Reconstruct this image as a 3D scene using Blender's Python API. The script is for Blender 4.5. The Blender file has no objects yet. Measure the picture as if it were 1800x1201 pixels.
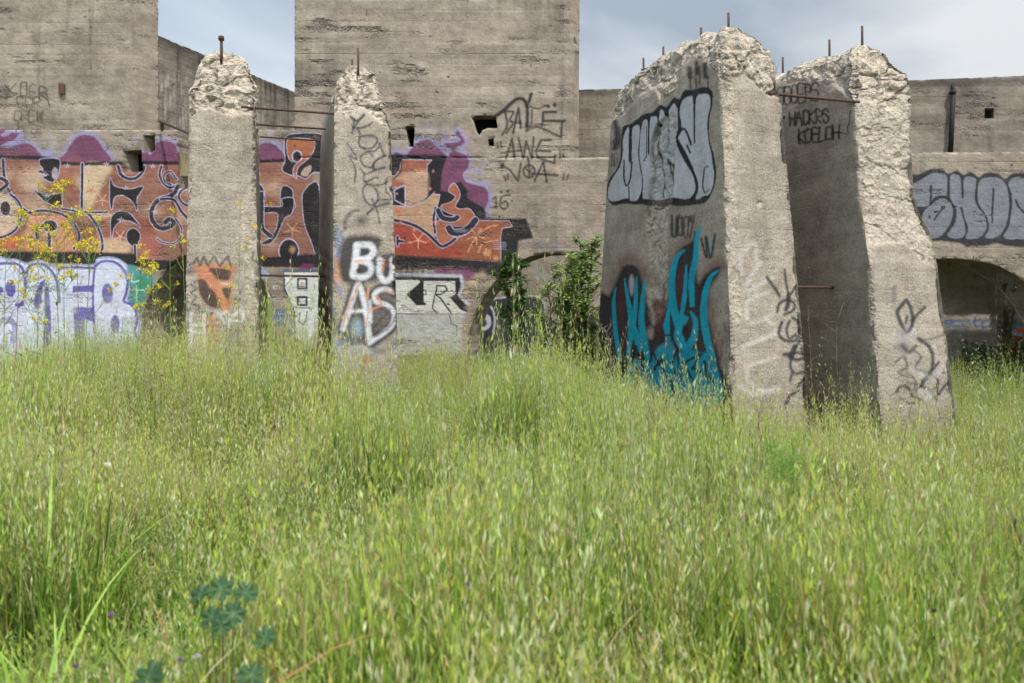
import bpy, math, random
import numpy as np
from mathutils import Vector
random.seed(7); rng = np.random.default_rng(7)
C = bpy.context.scene.collection
SC = bpy.context.scene
# ------------------------------------------------------------------ camera
F = 1400.0; HY = 560.0                       # focal length and horizon measured in the photograph
CAMZ = 1.5
cam = bpy.data.cameras.new('camera'); camo = bpy.data.objects.new('camera', cam); C.objects.link(camo)
camo.location = (0, 0, CAMZ); camo.rotation_euler = (math.radians(90), 0, 0)
cam.sensor_width = 36; cam.lens = 36*F/1800; cam.shift_y = -(600.5-HY)/1800
cam.clip_start = 0.05; cam.clip_end = 3000
cam.dof.use_dof = True; cam.dof.focus_distance = 10.5; cam.dof.aperture_fstop = 3.2
SC.camera = camo
SC.view_settings.view_transform = 'Standard'; SC.view_settings.look = 'None'
SC.view_settings.exposure = 0.46; SC.view_settings.gamma = 1.0
SC.render.engine = 'CYCLES'
SC.cycles.max_bounces = 6; SC.cycles.transmission_bounces = 4; SC.cycles.transparent_max_bounces = 4
SC.cycles.diffuse_bounces = 3
SC.cycles.use_adaptive_sampling = True; SC.cycles.adaptive_threshold = 0.03
# ------------------------------------------------------------------ world and sun
SUN_EL = math.radians(60); SUN_AZ = math.radians(22)      # azimuth: to the right of straight behind the camera
w = bpy.data.worlds.new('World'); SC.world = w; w.use_nodes = True
nt = w.node_tree; N = nt.nodes; L = nt.links
for n in list(N): N.remove(n)
out = N.new('ShaderNodeOutputWorld'); bg = N.new('ShaderNodeBackground'); bg.inputs['Strength'].default_value = 0.1
sky = N.new('ShaderNodeTexSky'); sky.sky_type = 'NISHITA'; sky.sun_disc = False
sky.sun_elevation = SUN_EL; sky.sun_rotation = math.pi - SUN_AZ
tc = N.new('ShaderNodeTexCoord'); mp = N.new('ShaderNodeMapping'); mp.inputs['Scale'].default_value = (1.0, 1.0, 1.7)
mp.inputs['Location'].default_value = (0.9, 0.3, 0.35)
n1 = N.new('ShaderNodeTexNoise'); n1.inputs['Scale'].default_value = 2.3; n1.inputs['Detail'].default_value = 7; n1.inputs['Roughness'].default_value = 0.5
n1.inputs['Distortion'].default_value = 0.5
rp = N.new('ShaderNodeValToRGB')
rp.color_ramp.elements[0].position = 0.40; rp.color_ramp.elements[0].color = (3.3, 3.85, 4.5, 1)
rp.color_ramp.elements[1].position = 0.64; rp.color_ramp.elements[1].color = (6.9, 7.1, 7.25, 1)
e = rp.color_ramp.elements.new(0.5); e.color = (4.6, 5.1, 5.65, 1)
# the bank of white cloud stands to the right, grey-blue cloud overhead and to the left
sep = N.new('ShaderNodeSeparateXYZ'); L.new(tc.outputs['Generated'], sep.inputs[0])
ad = N.new('ShaderNodeMath'); ad.operation = 'MULTIPLY_ADD'; ad.inputs[1].default_value = 0.3
ad2 = N.new('ShaderNodeMath'); ad2.operation = 'MULTIPLY_ADD'; ad2.inputs[1].default_value = -0.2
L.new(tc.outputs['Generated'], mp.inputs[0]); L.new(mp.outputs[0], n1.inputs['Vector'])
L.new(sep.outputs['X'], ad.inputs[0]); L.new(n1.outputs['Fac'], ad.inputs[2])
L.new(sep.outputs['Z'], ad2.inputs[0]); L.new(ad.outputs[0], ad2.inputs[2])
ad3 = N.new('ShaderNodeMath'); ad3.operation = 'ADD'; ad3.inputs[1].default_value = 0.05
L.new(ad2.outputs[0], ad3.inputs[0]); L.new(ad3.outputs[0], rp.inputs[0])
mx = N.new('ShaderNodeMix'); mx.data_type = 'RGBA'; mx.inputs['Factor'].default_value = 0.93
L.new(sky.outputs[0], mx.inputs['A']); L.new(rp.outputs[0], mx.inputs['B'])
# added fill: unseen sky behind and left of the camera is brightened
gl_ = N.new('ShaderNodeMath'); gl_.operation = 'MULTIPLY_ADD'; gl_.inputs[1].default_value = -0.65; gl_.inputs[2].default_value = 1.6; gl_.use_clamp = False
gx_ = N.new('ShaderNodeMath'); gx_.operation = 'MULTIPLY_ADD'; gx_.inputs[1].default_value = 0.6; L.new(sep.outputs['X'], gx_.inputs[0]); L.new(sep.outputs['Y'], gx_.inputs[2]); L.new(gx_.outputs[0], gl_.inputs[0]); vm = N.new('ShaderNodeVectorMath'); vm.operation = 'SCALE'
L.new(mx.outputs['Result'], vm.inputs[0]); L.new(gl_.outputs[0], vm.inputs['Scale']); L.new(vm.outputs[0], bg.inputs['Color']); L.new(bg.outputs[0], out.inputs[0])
sl = bpy.data.lights.new('sun', 'SUN'); so = bpy.data.objects.new('sun', sl); C.objects.link(so)
sl.energy = 3.4; sl.angle = math.radians(1.0); sl.color = (1.0, 0.955, 0.89)
sd = Vector((math.sin(SUN_AZ)*math.cos(SUN_EL), -math.cos(SUN_AZ)*math.cos(SUN_EL), math.sin(SUN_EL)))
so.rotation_euler = sd.to_track_quat('Z', 'Y').to_euler(); so.location = sd*50
# ------------------------------------------------------------------ helpers
def lin(c):
    c = np.asarray(c, float)/255.0
    return np.where(c <= 0.04045, c/12.92, ((c+0.055)/1.055)**2.4)
def at(px, py, Y): return Vector(((px-900)/F*Y, Y, CAMZ+(HY-py)/F*Y))
def _h(i, j, k, s):
    n = (i.astype(np.uint32)*np.uint32(374761393) + j.astype(np.uint32)*np.uint32(668265263) + k.astype(np.uint32)*np.uint32(2147483647) + np.uint32(s*974711 & 0xffffffff))
    n = (n ^ (n >> np.uint32(13)))*np.uint32(1274126177); n = n ^ (n >> np.uint32(16))
    return (n & np.uint32(0xffff)).astype(np.float32)/65535.0
def vn(x, y, z, s=0):
    x = np.asarray(x, np.float32); y = np.asarray(y, np.float32)+0*x; z = np.asarray(z, np.float32)+0*x
    xi = np.floor(x); yi = np.floor(y); zi = np.floor(z)
    fx = x-xi; fy = y-yi; fz = z-zi
    fx = fx*fx*(3-2*fx); fy = fy*fy*(3-2*fy); fz = fz*fz*(3-2*fz)
    xi = xi.astype(np.int64); yi = yi.astype(np.int64); zi = zi.astype(np.int64); r = 0
    for dx in (0, 1):
        for dy in (0, 1):
            for dz in (0, 1):
                r = r + _h(xi+dx, yi+dy, zi+dz, s)*(fx if dx else 1-fx)*(fy if dy else 1-fy)*(fz if dz else 1-fz)
    return r-0.5
def fbm(x, y, z, oc=4, s=0, g=0.5):
    r = 0; a = 1.0; f = 1.0
    for o in range(oc):
        r = r + a*vn(x*f, y*f, z*f, s+o*17); a *= g; f *= 2.03
    return r
def sst(a, b, x):
    t = np.clip((x-a)/(b-a), 0, 1); return t*t*(3-2*t)
def tag(o, label=None, cat=None, group=None, kind=None):
    if label: o['label'] = label
    if cat: o['category'] = cat
    if group: o['group'] = group
    if kind: o['kind'] = kind
    return o
def empty(name, loc, label=None, cat=None, group=None):
    o = bpy.data.objects.new(name, None); C.objects.link(o); o.location = loc; o.empty_display_size = 0.1
    return tag(o, label, cat, group)
def mesh_obj(name, V, Fq, mat, parent=None, smooth=False, attrs=None, link=True, Ft=None, loc=None):
    """V (n,3); Fq (m,4) quads; Ft (k,3) triangles. attrs: name -> (n,4) colours or (n,) floats."""
    me = bpy.data.meshes.new(name)
    V = np.asarray(V, np.float32).reshape(-1, 3).copy()
    if loc is not None: V -= np.asarray(loc, np.float32)
    Fq = np.asarray(Fq if Fq is not None else [], np.int32).reshape(-1, 4); Ft = np.asarray(Ft if Ft is not None else [], np.int32).reshape(-1, 3)
    nl = Fq.size+Ft.size
    me.vertices.add(len(V)); me.vertices.foreach_set('co', V.ravel())
    me.loops.add(nl); me.loops.foreach_set('vertex_index', np.concatenate([Fq.ravel(), Ft.ravel()]).astype(np.int32))
    me.polygons.add(len(Fq)+len(Ft))
    st = np.concatenate([np.arange(len(Fq))*4, len(Fq)*4+np.arange(len(Ft))*3]).astype(np.int32)
    me.polygons.foreach_set('loop_start', st)
    me.update(calc_edges=True)
    me.polygons.foreach_set('use_smooth', np.full(len(Fq)+len(Ft), smooth, bool))
    for k, a in (attrs or {}).items():
        a = np.asarray(a, np.float32)
        if a.ndim == 2:
            at_ = me.attributes.new(k, 'FLOAT_COLOR', 'POINT'); at_.data.foreach_set('color', a.ravel())
        else:
            at_ = me.attributes.new(k, 'FLOAT', 'POINT'); at_.data.foreach_set('value', a)
    if mat: me.materials.append(mat)
    o = bpy.data.objects.new(name, me)
    if link: C.objects.link(o)
    if loc is not None and parent is None: o.location = loc
    if parent is not None:
        o.parent = parent
        if loc is not None: o.location = Vector(loc)-parent.location
        else:
            me.transform(__import__('mathutils').Matrix.Translation(-parent.location))
    return o
class MB:
    """collects quads and triangles with a per-vertex colour"""
    def __init__(s): s.v = []; s.q = []; s.t = []; s.c = []
    def add(s, vs, q=(), t=(), col=(1, 1, 1)):
        b = len(s.v); s.v.extend([tuple(p) for p in vs]); s.c.extend([(col[0], col[1], col[2], 1.0)]*len(vs))
        s.q.extend([tuple(i+b for i in f) for f in q]); s.t.extend([tuple(i+b for i in f) for f in t])
    def tube(s, pts, rad, n=6, col=(1, 1, 1), cap=True):
        pts = [Vector(p) for p in pts]; vs = []
        if not isinstance(rad, (list, tuple)): rad = [rad]*len(pts)
        for i, p in enumerate(pts):
            d = (pts[min(i+1, len(pts)-1)]-pts[max(i-1, 0)]).normalized()
            a = d.cross(Vector((0.31, 0.9, 0.2))).normalized(); b = d.cross(a)
            for k in range(n):
                th = 2*math.pi*k/n; vs.append(p+(a*math.cos(th)+b*math.sin(th))*rad[i])
        q = [(i*n+k, i*n+(k+1) % n, (i+1)*n+(k+1) % n, (i+1)*n+k) for i in range(len(pts)-1) for k in range(n)]
        t = []
        if cap:
            m = len(vs); vs += [pts[0], pts[-1]]
            t = [(m, (k+1) % n, k) for k in range(n)]+[(m+1, (len(pts)-1)*n+k, (len(pts)-1)*n+(k+1) % n) for k in range(n)]
        s.add(vs, q, t, col)
    def ribbon(s, pts, wd, side, col=(1, 1, 1)):
        pts = [Vector(p) for p in pts]; vs = []
        for p, ww in zip(pts, wd): vs += [p-side*ww, p+side*ww]
        s.add(vs, [(2*i, 2*i+1, 2*i+3, 2*i+2) for i in range(len(pts)-1)], (), col)
    def leaf(s, base, d, L_, W_, up, col, fold=0.25):
        d = d.normalized(); sd_ = d.cross(up)
        if sd_.length < 1e-3: sd_ = Vector((1, 0, 0))
        sd_.normalize(); u = sd_.cross(d)
        b = Vector(base); m1 = b+d*L_*0.35-u*L_*0.02; m2 = b+d*L_*0.7-u*L_*0.08; tp = b+d*L_-u*L_*0.18
        f1 = u*W_*fold
        s.add([b, m1-sd_*W_+f1, m1, m1+sd_*W_+f1, m2-sd_*W_*0.7+f1*.7, m2, m2+sd_*W_*0.7+f1*.7, tp],
              [(1, 2, 5, 4), (2, 3, 6, 5)], [(0, 2, 1), (0, 3, 2), (4, 5, 7), (5, 6, 7)], col)
    def build(s, name, mat, parent=None, smooth=False, link=True, loc=None):
        return mesh_obj(name, np.array(s.v), s.q, mat, parent, smooth, {'col': np.array(s.c)}, link, s.t, loc)
# ------------------------------------------------------------------ materials
def newmat(name):
    m = bpy.data.materials.new(name); m.use_nodes = True; t = m.node_tree
    for n in list(t.nodes): t.nodes.remove(n)
    o = t.nodes.new('ShaderNodeOutputMaterial'); b = t.nodes.new('ShaderNodeBsdfPrincipled')
    t.links.new(b.outputs[0], o.inputs[0]); b.inputs['Specular IOR Level'].default_value = 0.2
    return m, t, b, o
def noise(t, vec, sc, det=4, rough=0.55, dist=0):
    n = t.nodes.new('ShaderNodeTexNoise'); n.inputs['Scale'].default_value = sc; n.inputs['Detail'].default_value = det
    n.inputs['Roughness'].default_value = rough; n.inputs['Distortion'].default_value = dist; t.links.new(vec, n.inputs['Vector']); return n.outputs['Fac']
def mapping(t, vec, scale):
    n = t.nodes.new('ShaderNodeMapping'); n.inputs['Scale'].default_value = scale; t.links.new(vec, n.inputs[0]); return n.outputs[0]
def ramp(t, fac, els):
    n = t.nodes.new('ShaderNodeValToRGB'); cr = n.color_ramp
    while len(cr.elements) < len(els): cr.elements.new(0.5)
    for e_, (p, c) in zip(cr.elements, els): e_.position = p; e_.color = (*c, 1) if len(c) == 3 else c
    t.links.new(fac, n.inputs[0]); return n.outputs[0]
def mixc(t, a, b, f, mode='MIX'):
    n = t.nodes.new('ShaderNodeMix'); n.data_type = 'RGBA'; n.blend_type = mode; n.clamp_factor = True
    for v, k in ((a, 'A'), (b, 'B'), (f, 'Factor')):
        s = [i for i in n.inputs if i.name == k and (i.type == 'RGBA' if k != 'Factor' else i.type == 'VALUE')][0]
        if isinstance(v, (int, float)): s.default_value = v
        elif isinstance(v, tuple): s.default_value = (*v, 1)
        else: t.links.new(v, s)
    return [o_ for o_ in n.outputs if o_.type == 'RGBA'][0]
def math_(t, op, a, b=0.0, c=0.0, clamp=False):
    n = t.nodes.new('ShaderNodeMath'); n.operation = op; n.use_clamp = clamp
    for i, v in enumerate((a, b, c)):
        if isinstance(v, (int, float)): n.inputs[i].default_value = v
        else: t.links.new(v, n.inputs[i])
    return n.outputs[0]
def attr(t, name, out_='Fac'):
    n = t.nodes.new('ShaderNodeAttribute'); n.attribute_name = name; return n
def concrete(name, dark, mid, light, broken, bump=1.0, sand=0.5):
    m, t, b, o = newmat(name)
    g = t.nodes.new('ShaderNodeTexCoord').outputs['Object']
    big = noise(t, mapping(t, g, (0.8, 0.8, 1.9)), 1.1, 6, 0.6)
    col = ramp(t, big, [(0.28, dark), (0.5, mid), (0.72, light)])
    band = noise(t, mapping(t, g, (0.7, 0.7, 7.0)), 1.0, 5, 0.6)
    col = mixc(t, col, ramp(t, band, [(0.3, (0.74, 0.735, 0.73)), (0.7, (1.18, 1.16, 1.13))]), 0.7, 'MULTIPLY')
    blot = noise(t, g, 5.5, 5, 0.65)
    col = mixc(t, col, ramp(t, blot, [(0.3, (0.68, 0.67, 0.66)), (0.6, (1.12, 1.12, 1.11))]), 0.8, 'MULTIPLY')
    fine = noise(t, g, 55, 4, 0.75)
    col = mixc(t, col, ramp(t, fine, [(0.3, (0.45, 0.44, 0.43)), (0.5, (1, 1, 1)), (0.72, (1.5, 1.48, 1.45))]), sand, 'MULTIPLY')
    # broken faces: lighter fresh cement with pebbles
    rough = attr(t, 'rough').outputs['Fac']
    vo = t.nodes.new('ShaderNodeTexVoronoi'); vo.inputs['Scale'].default_value = 34; t.links.new(mapping(t, g, (1, 1, 1.2)), vo.inputs['Vector'])
    peb = t.nodes.new('ShaderNodeTexVoronoi'); peb.inputs['Scale'].default_value = 70; t.links.new(g, peb.inputs['Vector'])
    bc = ramp(t, noise(t, g, 16, 6, 0.7), [(0.3, tuple(x*0.55 for x in broken)), (0.5, broken), (0.7, tuple(min(x*1.22, .85) for x in broken))])
    hs = t.nodes.new('ShaderNodeSeparateColor'); t.links.new(vo.outputs['Color'], hs.inputs[0])
    bc = mixc(t, bc, ramp(t, hs.outputs[0], [(0.0, (0.62, 0.58, 0.54)), (0.35, (0.95, 0.93, 0.9)), (0.8, (1.1, 1.07, 1.03)), (1, (0.98, 0.82, 0.68))]), 0.8, 'MULTIPLY')
    bc = mixc(t, bc, ramp(t, vo.outputs['Distance'], [(0.25, (1, 1, 1)), (0.62, (0.62, 0.59, 0.55))]), 0.45, 'MULTIPLY')
    col = mixc(t, col, bc, rough)
    # honeycombed voids: exposed gravel; gaps coloured dark for dirt and painted-in shade
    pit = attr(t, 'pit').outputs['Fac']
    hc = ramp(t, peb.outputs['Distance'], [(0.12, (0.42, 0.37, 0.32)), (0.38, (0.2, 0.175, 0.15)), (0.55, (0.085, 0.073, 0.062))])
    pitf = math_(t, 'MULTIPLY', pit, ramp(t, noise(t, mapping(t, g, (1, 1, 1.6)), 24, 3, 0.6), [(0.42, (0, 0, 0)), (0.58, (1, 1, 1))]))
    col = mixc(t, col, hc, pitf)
    # weathering stain
    stn = attr(t, 'stain').outputs['Fac']
    col = mixc(t, col, (0.035, 0.032, 0.028), math_(t, 'MULTIPLY', stn, 0.85))
    # spray paint, worn off the high and low grains
    pa = attr(t, 'paint')
    wear = ramp(t, noise(t, g, 75, 4, 0.75), [(0.22, (0.25, 0.25, 0.25)), (0.42, (1, 1, 1))])
    al = math_(t, 'MULTIPLY', math_(t, 'MULTIPLY', pa.outputs['Alpha'], wear), math_(t, 'SUBTRACT', 1.0, math_(t, 'MULTIPLY', pitf, 0.7)))
    pc = mixc(t, pa.outputs['Color'], ramp(t, blot, [(0.3, (0.7, 0.7, 0.7)), (0.65, (1.1, 1.1, 1.1))]), 0.7, 'MULTIPLY')
    pc = mixc(t, pc, ramp(t, fine, [(0.3, (0.7, 0.7, 0.7)), (0.7, (1.18, 1.18, 1.18))]), 0.5, 'MULTIPLY')
    col = mixc(t, col, pc, al)
    t.links.new(col, b.inputs['Base Color']); b.inputs['Roughness'].default_value = 0.92
    hgt = math_(t, 'ADD', math_(t, 'MULTIPLY', fine, 0.6), math_(t, 'MULTIPLY', blot, 0.25))
    hgt = math_(t, 'ADD', hgt, math_(t, 'MULTIPLY', math_(t, 'MULTIPLY', pitf, -1.6), math_(t, 'ADD', peb.outputs['Distance'], 0.35)))
    hgt = math_(t, 'ADD', hgt, math_(t, 'MULTIPLY', rough, math_(t, 'MULTIPLY', math_(t, 'SUBTRACT', 1.0, vo.outputs['Distance']), 0.6)))
    hgt = math_(t, 'ADD', hgt, math_(t, 'MULTIPLY', rough, math_(t, 'MULTIPLY', noise(t, g, 26, 5, 0.7), 1.25)))
    bp = t.nodes.new('ShaderNodeBump'); bp.inputs['Strength'].default_value = 1.0; bp.inputs['Distance'].default_value = 0.012*bump
    t.links.new(hgt, bp.inputs['Height']); t.links.new(bp.outputs[0], b.inputs['Normal'])
    return m
M = {}
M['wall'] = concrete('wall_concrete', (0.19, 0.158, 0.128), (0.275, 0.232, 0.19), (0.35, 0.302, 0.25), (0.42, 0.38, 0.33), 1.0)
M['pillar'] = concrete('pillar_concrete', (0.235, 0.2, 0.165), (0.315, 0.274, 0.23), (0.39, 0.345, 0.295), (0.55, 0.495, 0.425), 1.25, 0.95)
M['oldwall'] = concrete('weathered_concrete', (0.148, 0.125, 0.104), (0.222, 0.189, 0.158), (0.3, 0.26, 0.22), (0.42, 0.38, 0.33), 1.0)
def simple(name, c1, c2, sc=12, rough=0.8, bump=0.0, useattr=False, spec=0.2):
    m, t, b, o = newmat(name); g = t.nodes.new('ShaderNodeTexCoord').outputs['Object']
    nz = noise(t, g, sc, 5, 0.65)
    col = ramp(t, nz, [(0.35, c1), (0.65, c2)])
    if useattr: col = mixc(t, attr(t, 'col').outputs['Color'], col, 1.0, 'MULTIPLY')
    t.links.new(col, b.inputs['Base Color']); b.inputs['Roughness'].default_value = rough; b.inputs['Specular IOR Level'].default_value = spec
    if bump:
        bp = t.nodes.new('ShaderNodeBump'); bp.inputs['Distance'].default_value = bump; t.links.new(nz, bp.inputs['Height']); t.links.new(bp.outputs[0], b.inputs['Normal'])
    return m
M['rust'] = simple('rusty_steel', (0.05, 0.03, 0.024), (0.125, 0.07, 0.054), 60, 0.85, 0.002)
M['tar'] = simple('tarred_pipe', (0.012, 0.012, 0.012), (0.035, 0.032, 0.03), 30, 0.7, 0.002)
M['wood'] = simple('dry_wood', (0.12, 0.095, 0.075), (0.24, 0.2, 0.165), 40, 0.9, 0.001)
def leafmat(name, trans=0.35, rough=0.55, var=0.35):
    m, t, b, o = newmat(name)
    geo = t.nodes.new('ShaderNodeNewGeometry').outputs['Position']
    oi = t.nodes.new('ShaderNodeObjectInfo').outputs['Random']
    nz = noise(t, geo, 0.55, 3, 0.5)
    tint = ramp(t, nz, [(0.34, (0.88, 0.95, 0.82)), (0.5, (1, 1, 1)), (0.66, (1.14, 1.08, 1.1))])
    c = mixc(t, attr(t, 'col').outputs['Color'], tint, 1.0, 'MULTIPLY')
    c = mixc(t, c, ramp(t, oi, [(0.0, (0.8, 0.85, 0.8)), (0.5, (1, 1, 1)), (1, (1.12, 1.1, 1.0))]), var, 'MULTIPLY')
    t.links.new(c, b.inputs['Base Color']); b.inputs['Roughness'].default_value = rough; b.inputs['Specular IOR Level'].default_value = 0.25
    tr = t.nodes.new('ShaderNodeBsdfTranslucent'); t.links.new(c, tr.inputs['Color'])
    ms = t.nodes.new('ShaderNodeMixShader'); ms.inputs[0].default_value = trans
    t.links.new(b.outputs[0], ms.inputs[1]); t.links.new(tr.outputs[0], ms.inputs[2]); t.links.new(ms.outputs[0], o.inputs[0])
    return m
M['grass'] = leafmat('grass_blades', 0.4, 0.6)
M['leaf'] = leafmat('shrub_leaves', 0.3, 0.45, 0.0)
M['petal'] = leafmat('petals', 0.35, 0.7, 0.0)
def gz(x, y):
    x = np.asarray(x, float); y = np.asarray(y, float)
    A = 0.13-0.47*sst(0, 5, x)
    r = A*sst(2.0, 9.0, y)
    r = r + 0.05*np.sin(x*1.3+y*0.7)*sst(3, 6, y)*0.5 + 0.03*np.sin(x*2.9-y*1.9+1)
    # a slightly sunken trampled spot in the middle of the meadow
    r = r - 0.10*np.exp(-((x+0.45)/0.5)**2-((y-4.35)/0.35)**2)
    return r
# ------------------------------------------------------------------ painting on surfaces
def pts_(s):
    a = np.array([float(x) for x in s.replace(',', ' ').split()]); return a.reshape(-1, 2)
def cr(p, closed=False, n=8):
    if len(p) < 3: return p
    if closed: q = np.vstack([p[-1:], p, p[:2]])
    else: q = np.vstack([2*p[0]-p[1], p, 2*p[-1]-p[-2]])
    o = []
    tt = np.linspace(0, 1, n, endpoint=False)[:, None]
    for i in range(1, len(q)-2):
        a, b, c, d = q[i-1], q[i], q[i+1], q[i+2]
        o.append(0.5*((2*b)+(-a+c)*tt+(2*a-5*b+4*c-d)*tt**2+(-a+3*b-3*c+d)*tt**3))
    o = np.vstack(o)
    return o if closed else np.vstack([o, q[-2:-1]])
def seg_dist(P, poly, closed):
    n = len(poly); best = np.full(len(P), 1e18); near = np.zeros_like(P)
    for i in range(n if closed else n-1):
        a = poly[i]; b = poly[(i+1) % n]; ab = b-a; l2 = max(ab@ab, 1e-12)
        t = np.clip(((P-a)@ab)/l2, 0, 1); q = a+t[:, None]*ab; d = ((P-q)**2).sum(1)
        m = d < best; best[m] = d[m]; near[m] = q[m]
    return np.sqrt(best), near
def inside(P, poly):
    r = np.zeros(len(P), bool); n = len(poly); x, y = P[:, 0], P[:, 1]
    for i in range(n):
        x1, y1 = poly[i]; x2, y2 = poly[(i+1) % n]
        if y1 == y2: continue
        c = ((y1 > y) != (y2 > y)) & (x < (x2-x1)*(y-y1)/(y2-y1)+x1); r ^= c
    return r
class Paint:
    """spray paint laid on a surface: P are the surface's own layout coordinates"""
    def __init__(s, P, mask=None):
        s.P = P; s.rgba = np.zeros((len(P), 4), np.float32); s.m = np.ones(len(P), bool) if mask is None else mask
        s.o = (0, 0); s.k = 1.0
        s.jit = vn(P[:, 0]*0.35, P[:, 1]*0.35, 0, 5)*1.2+vn(P[:, 0]*0.9, P[:, 1]*0.9, 0, 6)*0.8
    def z(s, ox, oy, k): s.o = (ox, oy); s.k = k; return s
    def tr(s, t): return (pts_(t) if isinstance(t, str) else np.asarray(t, float))/s.k+np.array(s.o)
    def sel(s, p, r):
        lo = p.min(0)-r; hi = p.max(0)+r
        return np.nonzero(s.m & (s.P[:, 0] > lo[0]) & (s.P[:, 0] < hi[0]) & (s.P[:, 1] > lo[1]) & (s.P[:, 1] < hi[1]))[0]
    def comp(s, i, cov, col, a):
        c = lin(col); cov = (cov*a)[:, None].astype(np.float32); R = s.rgba[i]
        na = cov+R[:, 3:4]*(1-cov)
        rgb = (c[None]*cov+R[:, :3]*R[:, 3:4]*(1-cov))/np.maximum(na, 1e-4)
        s.rgba[i] = np.hstack([rgb, na])
    def fill(s, t, col, a=0.96, soft=1.3, sm=True, ol=None, ow=1.8):
        p = s.tr(t)
        if ol is not None: s.line_(np.vstack([cr(p, True) if sm else p]), ow*2, ol, 1.1, 0.9, True)
        p = cr(p, True) if sm else p
        i = s.sel(p, soft+1)
        if not len(i): return
        Q = s.P[i]; d, _ = seg_dist(Q, p, True); sd_ = np.where(inside(Q, p), -d, d)+s.jit[i]*min(soft, 2.0)*0.5
        s.comp(i, np.clip(0.5-sd_/soft, 0, 1), col, a)
    def line_(s, p, w_, col, soft, a, closed=False):
        i = s.sel(p, w_/2+soft+1)
        if not len(i): return
        d, _ = seg_dist(s.P[i], p, closed); sd_ = d-w_/2+s.jit[i]*min(soft, 2.0)*0.4
        s.comp(i, np.clip(0.5-sd_/soft, 0, 1), col, a)
    def line(s, t, w_, col, soft=1.3, a=0.95, sm=True, closed=False, ol=None, ow=1.4):
        p = s.tr(t); p = cr(p, closed) if sm else p; w_ = w_/s.k
        if ol is not None: s.line_(p, w_+2*ow, ol, 1.0, 0.9, closed)
        s.line_(p, w_, col, soft, a, closed)
    def dot(s, x, y, rx, ry, col, soft=1.3, a=0.95, ol=None):
        th = np.linspace(0, 2*np.pi, 14, endpoint=False); p = np.stack([x+rx*np.cos(th), y+ry*np.sin(th)], 1)
        s.fill(p, col, a, soft, ol=ol)
    def spike(s, t, w_, col, soft=1.8, a=.95, lo=.22):
        q = cr(s.tr(t)); n = len(q); d = np.gradient(q, axis=0); d /= np.maximum(np.linalg.norm(d, axis=1, keepdims=True), 1e-6); nn = np.stack([-d[:, 1], d[:, 0]], 1)
        u = np.linspace(0, 1, n); ww = (w_/s.k/2*(lo+(1-lo)*np.sin(np.pi*np.clip(u*.75+.02, 0, 1))))[:, None]; p = np.vstack([q+nn*ww, (q-nn*ww)[::-1]])
        i = s.sel(p, soft+1)
        if len(i):
            dd, _ = seg_dist(s.P[i], p, True); sd_ = np.where(inside(s.P[i], p), -dd, dd)+s.jit[i]*.5; s.comp(i, np.clip(0.5-sd_/soft, 0, 1), col, a)
    def star(s, x, y, r, col, w_=6, n=5, a=0.7):
        for k in range(n):
            th = k*2*math.pi/n+0.3; s.line([[x, y], [x+r*math.cos(th), y+r*math.sin(th)]], w_, col, 1.2, a, sm=False)
    def text(s, txt, x, y, h, wd, gap, w_, col, soft=1.2, a=0.9, dx=0, dy=0):
        for ch in txt:
            if ch != ' ':
                for pl in FONT.get(ch, FONT['O']).split('|'):
                    q = np.array([[int(c[0]), int(c[1])] for c in pl.split()], float)+FJ.uniform(-.45, .45, (len(pl.split()), 2))
                    q = np.stack([x+q[:, 0]/4*wd, y+q[:, 1]/6*h], 1); s.line(q, w_*FJ.uniform(.8, 1.25), col, soft, a, sm=True)
            x += wd+gap+dx; y += dy
FJ = np.random.default_rng(12)
FONT = {'A': '06 20 46|13 33', 'B': '00 06 36 45 44 33 03|33 42 41 30 00', 'C': '41 30 10 01 05 16 36 45', 'E': '40 00 06 46|03 33', 'G': '41 30 10 01 05 16 46 43 23',
 'H': '00 06|40 46|03 43', 'I': '20 26', 'K': '00 06|40 03 46', 'L': '00 06 46', 'N': '06 00 46 40', 'O': '10 30 41 45 36 16 05 01 10', 'P': '06 00 30 41 42 33 03',
 'R': '06 00 30 41 42 33 03 46', 'S': '41 30 10 01 02 43 45 36 16 05', 'T': '00 40|20 26', 'U': '00 05 16 36 45 40', 'V': '00 26 40', 'W': '00 16 22 36 40', 'X': '00 46|40 06',
 'Y': '00 23 40|23 26', 'Z': '00 40 06 46', 's': '42 12 03 34 45 36 06', 'c': '42 12 03 05 16 46', 'o': '12 32 43 45 36 16 05 03 12', 'k': '00 06|42 04 46', 't': '10 15 26 36|02 42',
 'h': '00 06|03 22 43 46', 'e': '04 44 43 32 12 03 05 16 46', 'p': '02 08|02 32 43 44 35 05', '2': '01 10 30 41 42 06 46', '0': '10 30 41 45 36 16 05 01 10', '1': '11 20 26', '3': '00 40 23 44 45 36 06', '6': '40 10 03 05 16 36 45 34 04', '%': '01 10 11 00|40 06|45 46'}
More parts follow.
